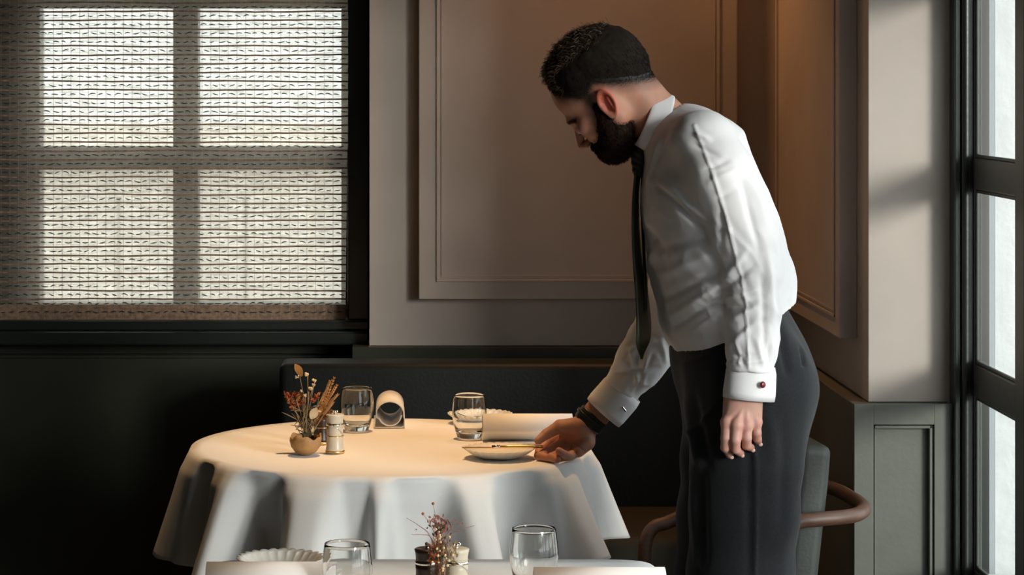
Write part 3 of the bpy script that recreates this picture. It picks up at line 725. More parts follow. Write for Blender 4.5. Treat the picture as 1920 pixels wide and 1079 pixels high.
# hands (all joints in photo pixels with a depth, so they sit where the photo has them)
YH = 4.385
LH_f = [[(1363, 792, 4.372, .0105), (1361, 822, 4.366, .0092), (1360, 840, 4.372, .0085), (1368, 853, 4.392, .0072)],
        [(1381, 797, 4.364, .0108), (1379, 826, 4.358, .0094), (1379, 843, 4.366, .0086), (1388, 850, 4.388, .0073)],
        [(1400, 798, 4.368, .0104), (1400, 822, 4.362, .0090), (1400, 836, 4.370, .0082), (1408, 840, 4.390, .0070)],
        [(1417, 792, 4.378, .0095), (1419, 812, 4.374, .0082), (1420, 823, 4.380, .0076), (1422, 829, 4.394, .0066)]]
LH_t = [(1378, 775, 4.415, .014), (1366, 800, 4.425, .011), (1372, 826, 4.430, .0095), (1384, 838, 4.425, .0075)]
def lhand(P):
    w = A(1397, 735, YH); d = None
    for i, fg in enumerate(LH_f):
        m = A(*fg[0][:3]); s = A(1380+i*9, 765, YH-.003)
        e = rc(P, s, m, .0145, fg[0][3]); d = e if d is None else smin(d, e, .006)
    pal = rc(P, A(1397, 700, YH), A(1393, 770, YH+.006), .027, .026); d = smin(d, pal, .012)
    d = smin(d, rc(P, A(1380, 742, YH+.002), A(1374, 786, YH+.004), .0225, .0180), .010); d = smin(d, rc(P, A(1408, 742, YH+.002), A(1411, 786, YH+.004), .0215, .0160), .010)
    d = smin(d, rc(P, A(1376, 785, YH+.012), A(1412, 785, YH+.014), .015, .013), .01)
    for i, fg in enumerate(LH_f):                      # tendons on the back of the hand
        d = smin(d, rc(P, A(1388+i*6, 762, YH-.0165), A(fg[0][0], fg[0][1]-4, fg[0][2]-.0068), .0022, .0030), .004)
    for fg in LH_f:
        pts = [A(*q[:3], q[3]) for q in fg]; e = chain(P, pts, .002)
        e = smin(e, np.linalg.norm(P-np.array(pts[0][:3])-np.array([0, -.002, 0]), axis=1)-.0112, .005)
        d = smin(d, e, .0035)
    d = smin(d, chain(P, [A(*q[:3], q[3]) for q in LH_t], .003), .006)
    return d
RH_t = [(1088, 800, 4.965, .019), (1050, 800, 4.972, .0135), (1024, 815, 4.966, .0105), (1009, 827, 4.955, .0080)]
RH_f = [[(1056, 818, 4.995, .0125), (1028, 832, 4.998, .0105), (1012, 846, 4.985, .0095), (1009, 855, 4.968, .0085)],
        [(1062, 828, 4.985, .0125), (1032, 845, 4.972, .0105), (1013, 856, 4.945, .0095), (1030, 861, 4.925, .0085)],
        [(1072, 838, 4.972, .0120), (1050, 852, 4.950, .0102), (1034, 858, 4.920, .0092), (1044, 863, 4.902, .0080)],
        [(1084, 845, 4.960, .0110), (1068, 857, 4.935, .0090), (1052, 850, 4.908, .0080), (1048, 846, 4.900, .0072)]]
def rhand(P):
    d = rc(P, A(1118, 778, 4.965), A(1092, 806, 4.970), .026, .027)
    d = smin(d, rc(P, A(1140, 745, 4.960), A(1118, 778, 4.965), .029, .026), .01)
    for i, fg in enumerate(RH_f):
        d = smin(d, rc(P, A(1094, 808+i*7, 4.975), A(*fg[0][:3]), .018, fg[0][3]+.001), .010)
    d = smin(d, rc(P, A(1100, 830, 4.955), A(1084, 845, 4.948), .017, .013), .012)     # heel of the hand
    d = smin(d, rc(P, A(1090, 800, 4.955), A(1055, 802, 4.965), .019, .014), .010)     # thumb mound
    for fg in RH_f: d = smin(d, chain(P, [A(*q[:3], q[3]) for q in fg], .002), .0015)
    d = smin(d, chain(P, [A(*q[:3], q[3]) for q in RH_t], .003), .005)
    d = np.maximum(d, (ZT+.0012)-P[:, 2])
    return d
def core(P):                                            # the body under the clothes
    q = P.copy(); q[:, 1] = YM+(P[:, 1]-YM)*.62
    B = lambda px, py, r: (*A(px, py, YM), r)
    d = chain(q, [B(1268, 262, .046), B(1312, 318, .085), B(1322, 390, .095), B(1352, 490, .094), B(1372, 600, .090), B(1395, 700, .095)], .05)
    d = smin(d, chain(P, [A(1320, 280, 4.455, .050), A(1368, 390, 4.415, .042), A(1410, 522, 4.405, .036), A(1405, 690, 4.39, .030), A(1398, 735, YH, .026)], .02), .04)
    d = smin(d, chain(P, [A(1295, 330, 4.76, .048), A(1270, 480, 4.86, .040), A(1243, 605, 4.92, .036), A(1168, 728, 4.955, .030), A(1140, 745, 4.960, .028)], .02), .04)
    d = smin(d, chain(P, [A(1405, 720, 4.50, .085), A(1400, 880, 4.50, .078), A(1388, 1150, 4.50, .056), A(1400, 1560, 4.50, .038)], .02), .05)
    d = smin(d, chain(P, [A(1385, 720, 4.68, .080), A(1352, 900, 4.69, .070), A(1340, 1150, 4.69, .052), A(1345, 1560, 4.70, .038)], .02), .05)
    n = rc(P, NECK[1], A(1290, 300, YM), .044, .07); return smin(d, n, .03)
def col_layer(me, V, cols):
    a = me.color_attributes.new('tint', 'FLOAT_COLOR', 'POINT'); c = np.ones((len(V), 4), np.float32); c[:, :3] = cols; a.data.foreach_set('color', c.ravel())
def vnoise(V, s, seed=0): return np.array([noise.noise(Vector((v[0]*s+seed, v[1]*s, v[2]*s))) for v in V])
parts = []
lo = HC-np.array([.15, .13, .20]); hi = HC+np.array([.18, .13, .13])
Vh, Qh = nets(head, lo, hi, .0021)
SK = np.array([.58, .28, .185])
def mixc(a, b, t): t = np.clip(t, 0, 1)[:, None]; return a*(1-t)+np.array(b)*t
H = toH(Vh); Hm = mir(H); ch = np.tile(SK, (len(Vh), 1))
earm = np.exp(-(np.linalg.norm((Hm-np.array([-.004, .082, -.040]))/np.array([.022, .016, .034]), axis=1))**4); ch = mixc(ch, (.68, .13, .08), earm*.85)
ch = mixc(ch, (.56, .20, .14), np.exp(-np.sum(((Hm-np.array([.072, .045, -.065]))/.026)**2, 1))*.55)
ch = mixc(ch, (.56, .19, .13), np.exp(-np.sum(((H-np.array([.118, 0, -.083]))/.016)**2, 1))*.5)
ch = mixc(ch, (.42, .13, .10), np.exp(-np.sum(((Hm-np.array([.100, .004, -.109]))/np.array([.012, .018, .008]))**2, 1))*.8)
# shaved fade at the back and sides: hair colour on the scalp
def fade(H_):                                           # 1 = full hair, 0 = bare skin; a hairline in head space
    f, s, u = H_[:, 0], np.abs(H_[:, 1]), H_[:, 2]
    line = np.where(f > 0, -.008-np.minimum(f, .02)*.4, -.008+f*.85)
    line = np.maximum(line, -.016+(f-.034)*.9)
    return u-line
fd = fade(H); stub = np.clip((fd+.024)/.034, 0, 1)*(H[:, 0] < .088)
stub = np.where((H[:, 0] > .080) & (H[:, 2] < .036), 0, stub)
stub = stub*(1-earm); nn = vnoise(Vh, 140)*.12
ch = mixc(ch, (.030, .020, .015), stub*(.90+nn)); ch = mixc(ch, (.012, .009, .007), np.clip((fd-.002)/.010, 0, 1)*stub)
sb = np.exp(-((H[:, 0]-.026)/.012)**2)*(H[:, 2] < -.0)*(H[:, 2] > -.08)*(np.abs(H[:, 1]) > .045); ch = mixc(ch, (.04, .024, .016), sb*.85)
brow = np.exp(-(((Hm[:, 2]+.0355-.004*np.sin((Hm[:, 1]-.01)*90))/.0042)**2))*(Hm[:, 1] > .010)*(Hm[:, 1] < .050)*(H[:, 0] > .06); ch = mixc(ch, (.05, .028, .018), brow*.8)
lash = np.exp(-(((Hm[:, 2]+.0605)/.0016)**2))*(np.abs(Hm[:, 1]-.031) < .0125)*(H[:, 0] > .06); ch = mixc(ch, (.05, .02, .015), lash*.85)
parts.append((Vh, Qh, ch))
Vl, Ql = nets(lhand, np.array(A(1397, 790, YH))-np.array([.065, .06, .085]), np.array(A(1397, 790, YH))+np.array([.065, .075, .075]), .0014)
cl = np.tile(np.array([.60, .33, .26]), (len(Vl), 1)); tips = [np.array(A(*fg[0][:3])) for fg in LH_f]+[np.array(A(*fg[2][:3])) for fg in LH_f]+[np.array(A(*fg[3][:3])) for fg in LH_f]
for t in tips: cl = mixc(cl, (.60, .22, .17), np.exp(-(np.linalg.norm(Vl-t, axis=1)/.013)**2)*.45)
parts.append((Vl, Ql, cl))
cR = np.array(A(1075, 815, 4.96)); Vr, Qr = nets(rhand, cR-np.array([.10, .11, .075]), cR+np.array([.10, .09, .10]), .0014)
cr_ = np.tile(np.array([.52, .25, .16]), (len(Vr), 1))
for fg in RH_f:
    for q in fg[2:]: cr_ = mixc(cr_, (.56, .20, .14), np.exp(-(np.linalg.norm(Vr-np.array(A(*q[:3])), axis=1)/.013)**2)*.45)
for (a, b) in (((1046, 808), (1096, 846)), ((1040, 822), (1062, 846)), ((1050, 826), (1078, 838))):      # palm creases
    pa = np.array(A(*a, 4.95)); pb = np.array(A(*b, 4.94)); d_ = pb-pa; t = np.clip(((Vr-pa)@d_)/(d_@d_), 0, 1); q = Vr-pa-t[:, None]*d_; q[:, 1] *= .15
    e = np.exp(-(np.linalg.norm(q, axis=1)/.0016)**2); cr_ = mixc(cr_, (.30, .09, .06), e*.6); Vr = Vr+np.array([0, .0012, 0])*e[:, None]
parts.append((Vr, Qr, cr_))
Vc, Qc = nets(core, (.15, 4.25, .02), (1.0, 5.06, 1.52), .010, B=5)
parts.append((Vc, Qc, np.tile(SK, (len(Vc), 1))))
VV = []; QQ = []; CC = []; o_ = 0
for v, q, c in parts: VV.append(v); QQ.append(q+o_); CC.append(c); o_ += len(v)
VV = np.concatenate(VV); QQ = np.concatenate(QQ); CC = np.concatenate(CC)
bme = npmesh(VV, QQ); col_layer(bme, VV, CC)
link('body', bme, M['skin'], man, smooth=True)
# eyes: a sliver under the lowered lid
for s in (1, -1):
    e = link('eyeball', sphere(fromH((.0845, .031*s, -.0550)), .0118, 20, 12), M['eyew'], man, smooth=True)
    link('eyelashes', tube([fromH((.0845+.011*math.cos(a), (.031+.0125*math.sin(a))*s if s > 0 else -(.031+.0125*math.sin(a)), -.0625)) for a in np.linspace(-1.1, 1.1, 9)], .0009, 5), M['dark'], e)
# finger nails
for fg in LH_f[:4]:
    p = np.array(A(*fg[3][:3])); link('fingernail', sphere(p+np.array([.003, -.0052, -.004]), .0042, 10, 6, (1.0, .45, .9)), M['nail'], man, smooth=True)

# hair: cap mass + strands
def hair(P):
    H_ = toH(P); fd_ = fade(H_); s_ = np.abs(H_[:, 1])
    t = -.0012+.0070*np.clip((fd_-.014)/.045, 0, 1)**.8
    d = head(P, False)-t
    d = smin(d, np.maximum(ell(H_, (.024, 0, .038), (.066, .056, .049)), .03-fd_), .012)
    d = np.maximum(d, (.015+.0028*np.sin(H_[:, 0]*330)*np.sin(H_[:, 1]*290+H_[:, 2]*410)-fd_)*.8)
    face = np.maximum(H_[:, 0]-.052, .030-H_[:, 2]+.10*s_-.006)
    face = np.maximum(.030-H_[:, 2]+.45*np.maximum(0, s_-.045)*-1, H_[:, 0]-.052)
    return np.maximum(d, face) if False else np.maximum(d, np.minimum(.036-H_[:, 2], H_[:, 0]-.080))
Va, Qa = nets(hair, HC-np.array([.15, .12, .10]), HC+np.array([.15, .12, .14]), .0028)
g = grad(hair, Va); H = toH(Va)
dn = vnoise(Va, 45)*.0022+vnoise(Va, 130, 5)*.0012; top = np.clip((H[:, 2]-.02)/.05, 0, 1)
Va = Va+g*(dn*(.3+1.3*top))[:, None]
hm = link('hair', npmesh(Va, Qa), M['hair'], man, smooth=True)
def strands(V, N, n, length, flow, width, mat_, name, par, jit=.5, curl=0.0, mask=None):
    idx = rng.integers(0, len(V), n); P0 = V[idx]; N0 = N[idx]
    L_ = length(toH(P0)) if callable(length) else np.full(n, length); ok = L_ > 0
    P0, N0, L_ = P0[ok], N0[ok], L_[ok]; n = len(P0)
    D = flow(P0, N0)+rng.normal(0, jit*.35, (n, 3)); D /= np.linalg.norm(D, axis=1)[:, None]
    L_ = L_*rng.uniform(.6, 1.15, n); Sx = np.cross(D, rng.normal(0, 1, (n, 3))); Sx /= np.linalg.norm(Sx, axis=1)[:, None]
    pts = []; P_ = P0-N0*.001; K = 4
    C_ = rng.normal(0, curl, (n, 3))
    for k in range(K+1):
        t = k/K; pts.append(P0-N0*.001+D*(L_*t)[:, None]+C_*(L_*math.sin(t*3.0))[:, None]-N0*(L_*.35*t*t)[:, None])
    V_ = []; 
    for k in range(K+1):
        w = width*(1-.8*k/K); V_ += [pts[k]-Sx*w, pts[k]+Sx*w]
    V_ = np.stack(V_, 1).reshape(-1, 3); m = 2*(K+1); F_ = []
    b = (np.arange(n)*m)[:, None]
    for k in range(K): F_.append(b+np.array([[2*k, 2*k+1, 2*k+3, 2*k+2]]))
    o = link(name, npmesh(V_, np.concatenate(F_)), mat_, par); o['kind'] = 'stuff'; return o
def flow_top(P, N):
    fwd = HR@np.array([1, 0, -.1]); d = fwd*.8+N*.55; return d
def flow_side(P, N): return (HR@np.array([.15, 0, -1]))*.9+N*.35
def len_top(H_): return np.where(H_[:, 2] > .055, .013, np.where((H_[:, 2] > .02) & (H_[:, 0] > .05), .010, 0))
def len_mid(H_): return np.where(H_[:, 2] <= .06, .0065+.004*np.clip((fade(H_))/.06, 0, 1), 0)
strands(Va, g, 16000, len_top, flow_top, .00045, M['hairtop'], 'hair_strands', hm, .8, .3)
strands(Va, g, 24000, len_mid, flow_side, .00035, M['hair'], 'short_hair_strands', hm, .5, .05)
# beard
def beard(P):
    H_ = toH(P); Q = mir(H_)
    d = chain(Q, [(.022, .066, -.040, .0075), (.024, .060, -.068, .013), (.034, .050, -.094, .023), (.067, .021, -.120, .0245), (.074, 0, -.124, .0245)], .02)
    d = smin(d, rc(Q, (.026, .046, -.104), (.058, .012, -.128), .022, .021), .02)
    d = smin(d, rc(Q, (.074, .027, -.104), (.084, .012, -.116), .014, .012), .012)
    d = smin(d, rc(Q, (.088, .024, -.104), (.0995, .003, -.0975), .0065, .0060), .008)
    d = ssub(d, ell(H_, (.104, 0, -.1085), (.014, .016, .0045)), .003)
    return d
cb = fromH((.05, 0, -.09)); Vb, Qb = nets(beard, cb-.105, cb+.105, .0026)
gb = grad(beard, Vb); Vb = Vb+gb*(vnoise(Vb, 70)*.0020+vnoise(Vb, 200, 3)*.0014)[:, None]
bm_ = link('beard', npmesh(Vb, Qb), M['beard'], man, smooth=True)
keep = head(Vb, False) > -.002
strands(Vb[keep], gb[keep], 13000, .009, lambda P, N: (HR@np.array([.25, 0, -1]))*.9+N*.75, .00035, M['beard'], 'beard_strands', bm_, .6, .12)
# stubble at the beard's and hair's edge
ha = grad(head, Vh)
sm_ = ((beard(Vh) < .006) & (beard(Vh) > -.002)); 
if sm_.sum() > 10: strands(Vh[sm_], ha[sm_], 4000, .006, lambda P, N: (HR@np.array([.2, 0, -1]))+N*.4, .00028, M['beard'], 'beard_edge_strands', bm_, .6, .1)
sm2 = (stub > .25) & (fd < .016)
strands(Vh[sm2], ha[sm2], 12000, lambda q: .0018+.0045*np.clip((fade(q)+.006)/.02, 0, 1), lambda P, N: (HR@np.array([0, 0, -1]))*.5+N, .00022, M['hair'], 'faded_hair', hm, .6, .05)
bmask = brow > .35
strands(Vh[bmask], ha[bmask], 700, .007, lambda P, N: (HR@np.array([-.3, 0, .2]))[None]*1.0+np.sign(toH(P)[:, 1:2])*(HR@np.array([0, 1., 0]))[None]+N*.5, .0003, M['hair'], 'eyebrow', hm, .3, .05)

# ------------------------------------------------------------------ clothes
def creases(V, N, lst):
    """push vertices along their normals at ridges (a>0) and grooves (a<0) running along lines in the side plane"""
    out = V.copy(); px = V[:, 0]*F/V[:, 1]+VX; py = (EYE-V[:, 2])*F/V[:, 1]+VY
    for (x0, y0, x1, y1, w, a) in lst:
        d = np.array([x1-x0, y1-y0], float); L_ = d@d; t = ((px-x0)*d[0]+(py-y0)*d[1])/L_; tc_ = np.clip(t, 0, 1)
        q = np.hypot(px-x0-tc_*d[0], py-y0-tc_*d[1]); fall = 1.0 if w <= 3.2 else np.sin(np.clip(tc_*.9+.05, 0, 1)*math.pi)**.5
        out += N*(a*np.exp(-(q/w)**2)*fall)[:, None]
    return out
def nh(px, py, Y): return A(px, py, Y)
def torso_in(P, g_=0.0, shoulder=True):
    q = P.copy(); q[:, 1] = YM+(P[:, 1]-YM)*.60
    B = lambda px, py, r: (*A(px, py, YM), r+g_)
    d = chain(q, [B(1270, 258, .056), B(1303, 303, .094), B(1316, 375, .108), B(1336, 440, .118), B(1352, 515, .121), B(1362, 590, .113), B(1372, 640, .106)], .035)
    # shoulders
    d = smin(d, rc(P, A(1290, 262, 4.66), A(1318, 268, 4.475), .058+g_, .055+g_), .03)
    d = smin(d, rc(P, A(1285, 275, 4.60), A(1290, 315, 4.75), .058+g_, .055+g_), .03)
    return d
NS = [(1320, 266, 4.462, .056), (1352, 330, 4.428, .060), (1392, 440, 4.405, .0595), (1408, 515, 4.402, .0555), (1413, 575, 4.398, .0490), (1410, 640, 4.392, .0445), (1406, 690, 4.386, .0425)]
FS = [(1295, 325, 4.765, .052), (1272, 480, 4.860, .046), (1246, 600, 4.918, .050), (1222, 648, 4.935, .050), (1200, 680, 4.945, .047), (1170, 724, 4.955, .0405)]
def nsl(P): return chain(P, [A(*q[:3], q[3]) for q in NS], .02)
def fsl(P): return chain(P, [A(*q[:3], q[3]) for q in FS], .02)
hemA = np.array(A(1265, 654, YM)); hemB = np.array(A(1470, 566, YM)); hd = nrm(hemB-hemA); hn = np.array([-hd[2], 0, hd[0]]); hn = hn if hn[2] > 0 else -hn
def shirt(P):
    d = torso_in(P)
    # blousing over the waistband at the back
    d = smin(d, rc(P, A(1436, 528, 4.52), A(1436, 528, 4.70), .048, .048), .03)
    d = np.maximum(d, -((P-hemA)@hn))
    n = nsl(P); d = smin(d, n, np.where(P[:, 2] > A(0, 420, 4.5)[2], .018, .004))
    d = smin(d, fsl(P), .010)
    ncut = rc(P, NECK[0], NECK[1], .050, .050); d = np.maximum(d, -ncut)     # neck opening
    c1 = np.array(A(1406, 700, 4.386)); c0 = np.array(A(1408, 640, 4.392)); ax = nrm(c1-c0); near = np.linalg.norm(P-c1, axis=1) < .09
    d = np.where(near, np.maximum(d, (P-c1)@ax), d)
    e1 = np.array(A(1166, 730, 4.956)); e0 = np.array(A(1200, 680, 4.945)); ax = nrm(e1-e0); near = np.linalg.norm(P-e1, axis=1) < .09
    d = np.where(near, np.maximum(d, (P-e1)@ax), d)
    return d
Vs, Qs = nets(shirt, (.36, 4.28, .85), (.96, 5.06, 1.56), .0034)
Ns = grad(shirt, Vs, .004)
on_n = nsl(Vs) < torso_in(Vs)-.002; on_f = (fsl(Vs) < torso_in(Vs)) & (Vs[:, 1] > 4.7); body_ = ~on_n & ~on_f
near_side = Vs[:, 1] < YM+.02
cr_n = [(1302, 236, 1338, 330, 3.2, .0022), (1338, 330, 1368, 430, 3.2, .0026), (1368, 430, 1398, 560, 3.2, .0026), (1398, 560, 1404, 690, 3.0, .0024),
        (1322, 318, 1366, 300, 6, -.004), (1330, 340, 1380, 318, 5, .0035), (1345, 372, 1386, 352, 5, -.003), (1408, 330, 1440, 420, 9, .005), (1392, 345, 1425, 470, 7, -.005),
        (1362, 520, 1400, 470, 7, .005), (1360, 540, 1412, 500, 6, -.006), (1358, 560, 1420, 545, 6, .006), (1362, 580, 1415, 572, 6, -.006), (1366, 604, 1440, 560, 6, .005),
        (1372, 620, 1448, 600, 7, -.004), (1368, 650, 1420, 600, 6, .004), (1440, 480, 1452, 600, 7, .005), (1428, 520, 1436, 660, 6, -.005), (1380, 640, 1388, 684, 4, .004), (1395, 684, 1375, 655, 4, -.004),
        (1420, 640, 1432, 688, 5, .004), (1445, 640, 1440, 690, 4, -.003), (1304, 250, 1330, 262, 5, .005), (1300, 270, 1345, 292, 5, -.003), (1352, 390, 1352, 470, 7, -.003),
        (1360, 684, 1440, 676, 3.5, .003), (1360, 676, 1430, 664, 3.5, -.003)]
cr_b = [(1232, 350, 1316, 430, 5, -.006), (1245, 345, 1322, 415, 6, .004), (1225, 470, 1350, 440, 9, -.003), (1230, 520, 1350, 470, 9, .004), (1245, 560, 1360, 505, 8, -.005), (1262, 592, 1362, 528, 8, .006),
        (1268, 610, 1362, 555, 6, -.005), (1300, 620, 1364, 580, 6, .004), (1330, 560, 1368, 545, 5, .006), (1332, 575, 1368, 572, 5, -.006), (1228, 462, 1212, 520, 7, .006), (1218, 430, 1236, 470, 7, -.008),
        (1215, 590, 1238, 625, 7, -.008), (1226, 575, 1244, 640, 6, .007), (1210, 400, 1222, 440, 7, .004), (1262, 225, 1300, 215, 5, .003), (1275, 235, 1330, 222, 5, -.004), (1360, 222, 1408, 262, 6, .004),
        (1345, 240, 1400, 290, 8, -.004), (1250, 250, 1222, 330, 5, -.004), (1236, 262, 1214, 340, 4, .004)]
Vn = creases(Vs, Ns, cr_n); Vt = creases(Vs, Ns, cr_b)
cr_f = [(1150, 690, 1215, 640, 5, .005), (1150, 700, 1235, 690, 5, -.005), (1185, 655, 1195, 720, 5, .005), (1205, 640, 1180, 735, 5, -.004), (1170, 650, 1240, 640, 6, .005), (1215, 660, 1205, 720, 5, .005), (1225, 665, 1190, 740, 4, -.004), (1195, 610, 1180, 650, 5, -.004), (1240, 640, 1250, 680, 5, .005)]
Vf = creases(Vs, Ns, cr_f)
wn = np.clip((torso_in(Vs)-nsl(Vs))/.012+.3, 0, 1)*near_side; wf = on_f.astype(float)
Vs2 = Vs+(Vn-Vs)*wn[:, None]+(Vt-Vs)*(np.clip(1-wn, 0, 1)*(1-wf)*near_side)[:, None]+(Vf-Vs)*wf[:, None]
# soft ironing waviness, stretched along the cloth
ns1 = np.array([noise.noise(Vector((v[0]*22+v[2]*14, v[1]*16, v[2]*20-v[0]*9))) for v in Vs]); ns2 = np.array([abs(noise.noise(Vector((v[0]*38+v[2]*30, v[1]*30+4, v[2]*16)))) for v in Vs])
lowz = np.clip((1.42-Vs[:, 2])/.2, .3, 1)
Vs2 = Vs2+Ns*((ns1*.0032-ns2*.0030)*lowz)[:, None]
sh = link('shirt', npmesh(Vs2, Qs), M['shirt'], man, smooth=True)
# collar: fold-down band round the neck
def collar():
    c0 = np.array(A(1211, 222, YM)); c1 = np.array(A(1240, 240, YM)); ax = nrm(np.array(A(1247, 262, YM))-np.array(A(1205, 228, YM)))
    up = nrm(np.array(A(1235, 178, YM))-np.array(A(1188, 268, YM))); ax = nrm(np.cross(np.array([0, 1., 0]), up)); ax = ax if ax[0] > 0 else -ax
    V = []; Fc = []; n = 64; R0 = .0500; R1 = .062
    rows = [(-.004, 0, .0), (.0, .0035, .1), (.010, .006, .35), (.024, .009, .7), (.036, .0115, 1.0)]
    for i in range(n+1):
        th = math.radians(-8)+math.radians(376)*i/n*1.0
        a = 2*math.pi*(i/n); fr = (1-math.cos(a))/2            # fr: 0 at the throat, 1 at the nape
        for (hh, rr, t) in rows:
            L_ = .038+.020*(1-fr)**2                              # points at the front are longer
            gap = .010*(1-fr)**3*t
            r = .0515+rr*.85
            ang_ = a
            dirv = -up*math.cos(ang_)+np.array([0, 1., 0])*math.sin(ang_)
            ww = 1.08 if True else 1
            p = c0+dirv*r*np.array([1, 1.06, 1])+ax*(t*L_+.003-.012*fr)
            V.append(p)
    m = len(rows)
    for i in range(n):
        for k in range(m-1): Fc.append((i*m+k, (i+1)*m+k, (i+1)*m+k+1, i*m+k+1))
    return pyd(V, Fc)
co = link('collar', collar(), M['shirt'], sh, smooth=True); s_ = co.modifiers.new('t', 'SOLIDIFY'); s_.thickness = .0028; s_.offset = 0; s_ = co.modifiers.new('b', 'SUBSURF'); s_.levels = 1; s_.render_levels = 1
# cuffs
def cuff(c0, c1, r0, r1, yr=1.0, open_dir=(1, 0, 0), th=.0022):
    c0 = np.array(c0); c1 = np.array(c1); ax = nrm(c1-c0); od = np.array(open_dir, float); od = nrm(od-ax*(od@ax)); sd_ = np.cross(ax, od); V = []; Fc = []; n = 56
    for i in range(n+1):
        a = math.radians(-4)+2*math.pi*i/n*.985; k_ = 1+.10*max(0, math.cos(a))**6
        for j in range(6):
            t = j/5; r = (r0+(r1-r0)*t)*k_*(1+.012*math.sin(a*3+t*2)); rr_ = .0025*math.sin(min(1, t*6)*math.pi/2)-.0025+(-.0015 if j == 5 else 0)
            V.append(c0+(c1-c0)*t+od*math.cos(a)*(r+rr_)*1.0+sd_*math.sin(a)*(r+rr_)*yr)
    for i in range(n):
        for j in range(5): Fc.append((i*6+j, (i+1)*6+j, (i+1)*6+j+1, i*6+j+1))
    return pyd(V, Fc)
def add_cuff(*a, **k):
    o = link('cuff', cuff(*a, **k), M['shirt'], sh, smooth=True); s_ = o.modifiers.new('t', 'SOLIDIFY'); s_.thickness = .0032; s_.offset = -1; return o
add_cuff(A(1407, 685, 4.386), A(1401, 749, 4.384), .0425, .0455, .80, (1, 0, 0))
add_cuff(A(1170, 727, 4.955), A(1129, 773, 4.958), .0420, .0425, .90, (.75, -.3, -.6))
cf = link('cufflink', join([lathe([(0, .0036), (.0035, .0034), (.0055, .002), (.0062, 0), (0, 0)], 20)]), M['redstone'], None, smooth=True)
cf.parent = sh; cf.rotation_euler = (math.radians(90), 0, .5); cf.location = Vector(A(1430, 722, 4.3475))-wloc(sh)
cf2 = link('cufflink', box(-.006, .006, -.0016, .0016, -.0022, .0022, .0012), M['chrome'], None); cf2.parent = sh; cf2.location = Vector(A(1170, 768, 4.920))-wloc(sh); cf2.rotation_euler = (0, .9, .2)
# watch
wa = np.array(A(1122, 770, 4.965)); wb_ = np.array(A(1094, 804, 4.967)); ax = nrm(wb_-wa)
def band(c, ax, r, w, yr, th):
    u_ = nrm(np.cross(ax, [0, 1, 0])); v_ = np.cross(ax, u_); V = []; Fc = []; n = 40; pr = [(-w, 0), (-w, th*.7), (-w*.8, th), (w*.8, th), (w, th*.7), (w, 0)]
    for i in range(n):
        a = 2*math.pi*i/n
        for (x, h_) in pr: V.append(c+ax*x+(u_*math.cos(a)+v_*math.sin(a)*yr)*(r+h_))
    for i in range(n):
        for j in range(6): Fc.append((i*6+j, ((i+1) % n)*6+j, ((i+1) % n)*6+(j+1) % 6, i*6+(j+1) % 6))
    return pyd(V, Fc)
wt = link('wristwatch', band(np.array(A(1108, 787, 4.966)), ax, .0278, .0135, .96, .0034), M['strap'], man, smooth=True)
u_ = nrm(np.cross(ax, [0, 1, 0])); u_ = u_ if u_[2] > 0 else -u_
link('buckle', band(np.array(A(1107, 786, 4.966))+u_*.0005, ax, .0312, .0030, .96, .0012), M['black_green'], wt, smooth=True)
link('watch_case', lathe([(0, .009), (.013, .009), (.017, .006), (.018, 0), (0, 0)], 28, (0, 0, 0)), M['chrome'], None, smooth=True)
wc = bpy.data.objects['watch_case']; wc.parent = wt; wc.rotation_euler = (-1.2, -.5, 0); wc.location = Vector(A(1107, 786, 4.966))+Vector((-.004, .024, .004))-wloc(wt)
# tie
def tie():
    path = spline([(1196, 318, 4.60, .016), (1192, 370, 4.595, .018), (1192, 430, 4.59, .021), (1197, 500, 4.59, .027), (1204, 560, 4.585, .033), (1207, 610, 4.58, .038), (1206, 640, 4.58, .036), (1204, 658, 4.58, .020), (1203, 674, 4.58, .001)], 60)
    V = []; Fc = []
    for i, (px, py, Y, w) in enumerate(path):
        c = np.array(A(px, py, Y)); sx = np.array([.46, .89, 0]); nn_ = np.array([-.89, .46, 0])
        for (s, h_) in ((-1, .0), (-.5, .0022), (0, .003), (.5, .0022), (1, 0), (.5, -.0022), (-.5, -.0022)): V.append(c+sx*w*s+nn_*(h_+.004*(1-abs(s))*0))
        if i: b = 7*i; Fc += [(b-7+q, b-7+(q+1) % 7, b+(q+1) % 7, b+q) for q in range(7)]
    return pyd(V, Fc)
ti = link('tie', tie(), M['tie'], man, smooth=True)
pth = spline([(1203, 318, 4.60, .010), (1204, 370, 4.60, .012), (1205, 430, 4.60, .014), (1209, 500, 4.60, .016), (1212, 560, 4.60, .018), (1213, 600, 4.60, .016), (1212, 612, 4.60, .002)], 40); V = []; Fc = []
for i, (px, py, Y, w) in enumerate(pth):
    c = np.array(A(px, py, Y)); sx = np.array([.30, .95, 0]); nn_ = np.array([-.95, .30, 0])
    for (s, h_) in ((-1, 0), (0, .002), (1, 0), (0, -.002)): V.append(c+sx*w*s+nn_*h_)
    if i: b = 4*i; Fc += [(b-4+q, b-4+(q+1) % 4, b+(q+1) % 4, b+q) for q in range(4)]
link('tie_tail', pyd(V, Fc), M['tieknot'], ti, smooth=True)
def knot(P):
    d = rc(P, A(1198, 288, 4.60), A(1198, 322, 4.60), .0165, .0125); return d+.0008*np.sin(P[:, 2]*500+P[:, 0]*300)
kc = np.array(A(1198, 305, 4.60)); Vk, Qk = nets(knot, kc-.045, kc+.045, .0022); link('tie_knot', npmesh(Vk, Qk), M['tieknot'], ti, smooth=True)
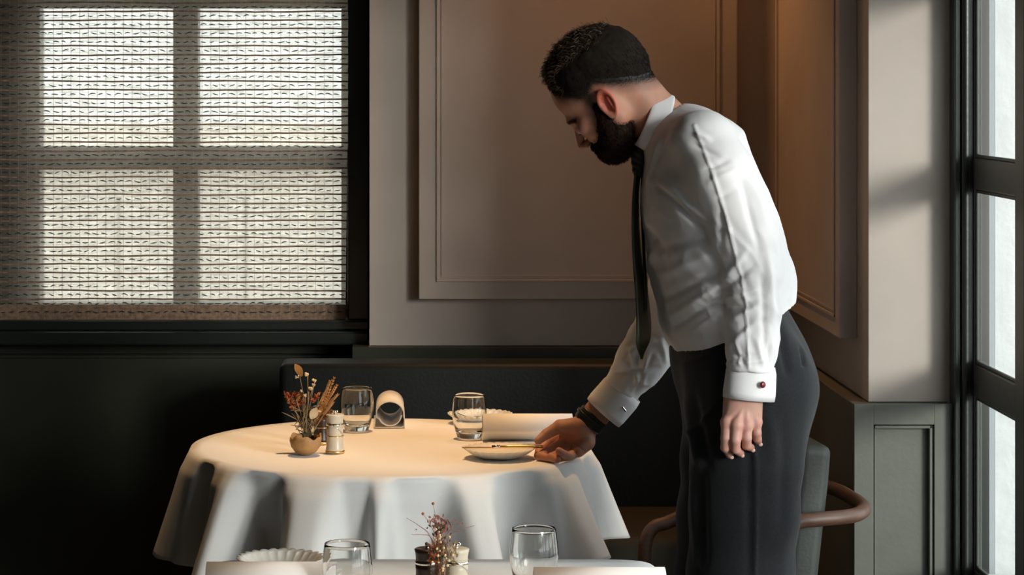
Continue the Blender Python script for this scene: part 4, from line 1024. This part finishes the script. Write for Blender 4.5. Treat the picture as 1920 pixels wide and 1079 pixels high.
# trousers
NL = [(1408, 735, 4.505, .112), (1402, 860, 4.495, .101), (1396, 960, 4.49, .096), (1388, 1079, 4.49, .093), (1385, 1200, 4.49, .085), (1395, 1400, 4.49, .078), (1402, 1575, 4.49, .072)]
FL = [(1385, 735, 4.68, .104), (1362, 860, 4.69, .088), (1355, 960, 4.70, .084), (1350, 1079, 4.70, .080), (1345, 1200, 4.70, .076), (1345, 1400, 4.70, .072), (1345, 1575, 4.70, .070)]
def trous(P):
    q = P.copy(); q[:, 1] = YM-.015+(P[:, 1]-YM+.015)*.62
    B = lambda px, py, r: (*A(px, py, YM-.01), r)
    d = chain(q, [B(1366, 600, .103), B(1380, 660, .110), B(1403, 725, .117), B(1400, 780, .108)], .04)
    n = chain(P, [A(*t[:3], t[3]) for t in NL], .02); f_ = chain(P, [A(*t[:3], t[3]) for t in FL], .02)
    d = smin(d, smin(n, f_, .012), .03)
    d = np.maximum(d, -(hemA-P)@hn-.020); d = np.maximum(d, .035-P[:, 2])
    return d
Vq, Qq = nets(trous, (.40, 4.33, .03), (.98, 4.86, 1.18), .0046)
Nq = grad(trous, Vq, .004)
cq = [(1412, 760, 1418, 940, 3.5, .0045), (1418, 940, 1412, 1200, 3.5, .0045), (1404, 770, 1404, 1100, 8, -.004), (1460, 610, 1478, 700, 7, -.006), (1500, 655, 1506, 685, 3, -.006), (1440, 770, 1452, 860, 12, .004),
      (1285, 750, 1310, 870, 6, .007), (1300, 740, 1330, 880, 8, -.006), (1275, 780, 1282, 860, 6, -.006), (1290, 820, 1345, 760, 6, .005), (1300, 880, 1305, 1060, 6, .006), (1318, 880, 1320, 1060, 8, -.006), (1270, 690, 1330, 670, 8, .004), (1470, 800, 1465, 1000, 12, -.003)]
Vq2 = np.where((Vq[:, 1] < YM-.01)[:, None], creases(Vq, Nq, cq), Vq)
ns1 = np.array([noise.noise(Vector((v[0]*14, v[1]*14, v[2]*6))) for v in Vq]); Vq2 = Vq2+Nq*(ns1*.006)[:, None]
tr_ = link('trousers', npmesh(Vq2, Qq), M['trouser'], man, smooth=True)
for (px, Y) in ((1400, 4.49), (1345, 4.70)):
    x = W(px, 0, Y).x
    def shoe(P, x=x, Y=Y):
        d = chain(P, [(x+.055, Y, .042, .040), (x-.02, Y, .045, .042), (x-.12, Y, .034, .036), (x-.175, Y, .028, .028)], .03)
        d = smin(d, rc(P, (x+.02, Y, .05), (x+.02, Y, .10), .042, .040), .02); return np.maximum(d, .004-P[:, 2])
    v_, q_ = nets(shoe, (x-.23, Y-.07, -.005), (x+.12, Y+.07, .16), .005); s_ = link('shoe', npmesh(v_, q_), M['shoe'], man, smooth=True)
    link('sole', box(x-.20, x+.092, Y-.038, Y+.038, 0, .012, .004), M['strap'], s_)
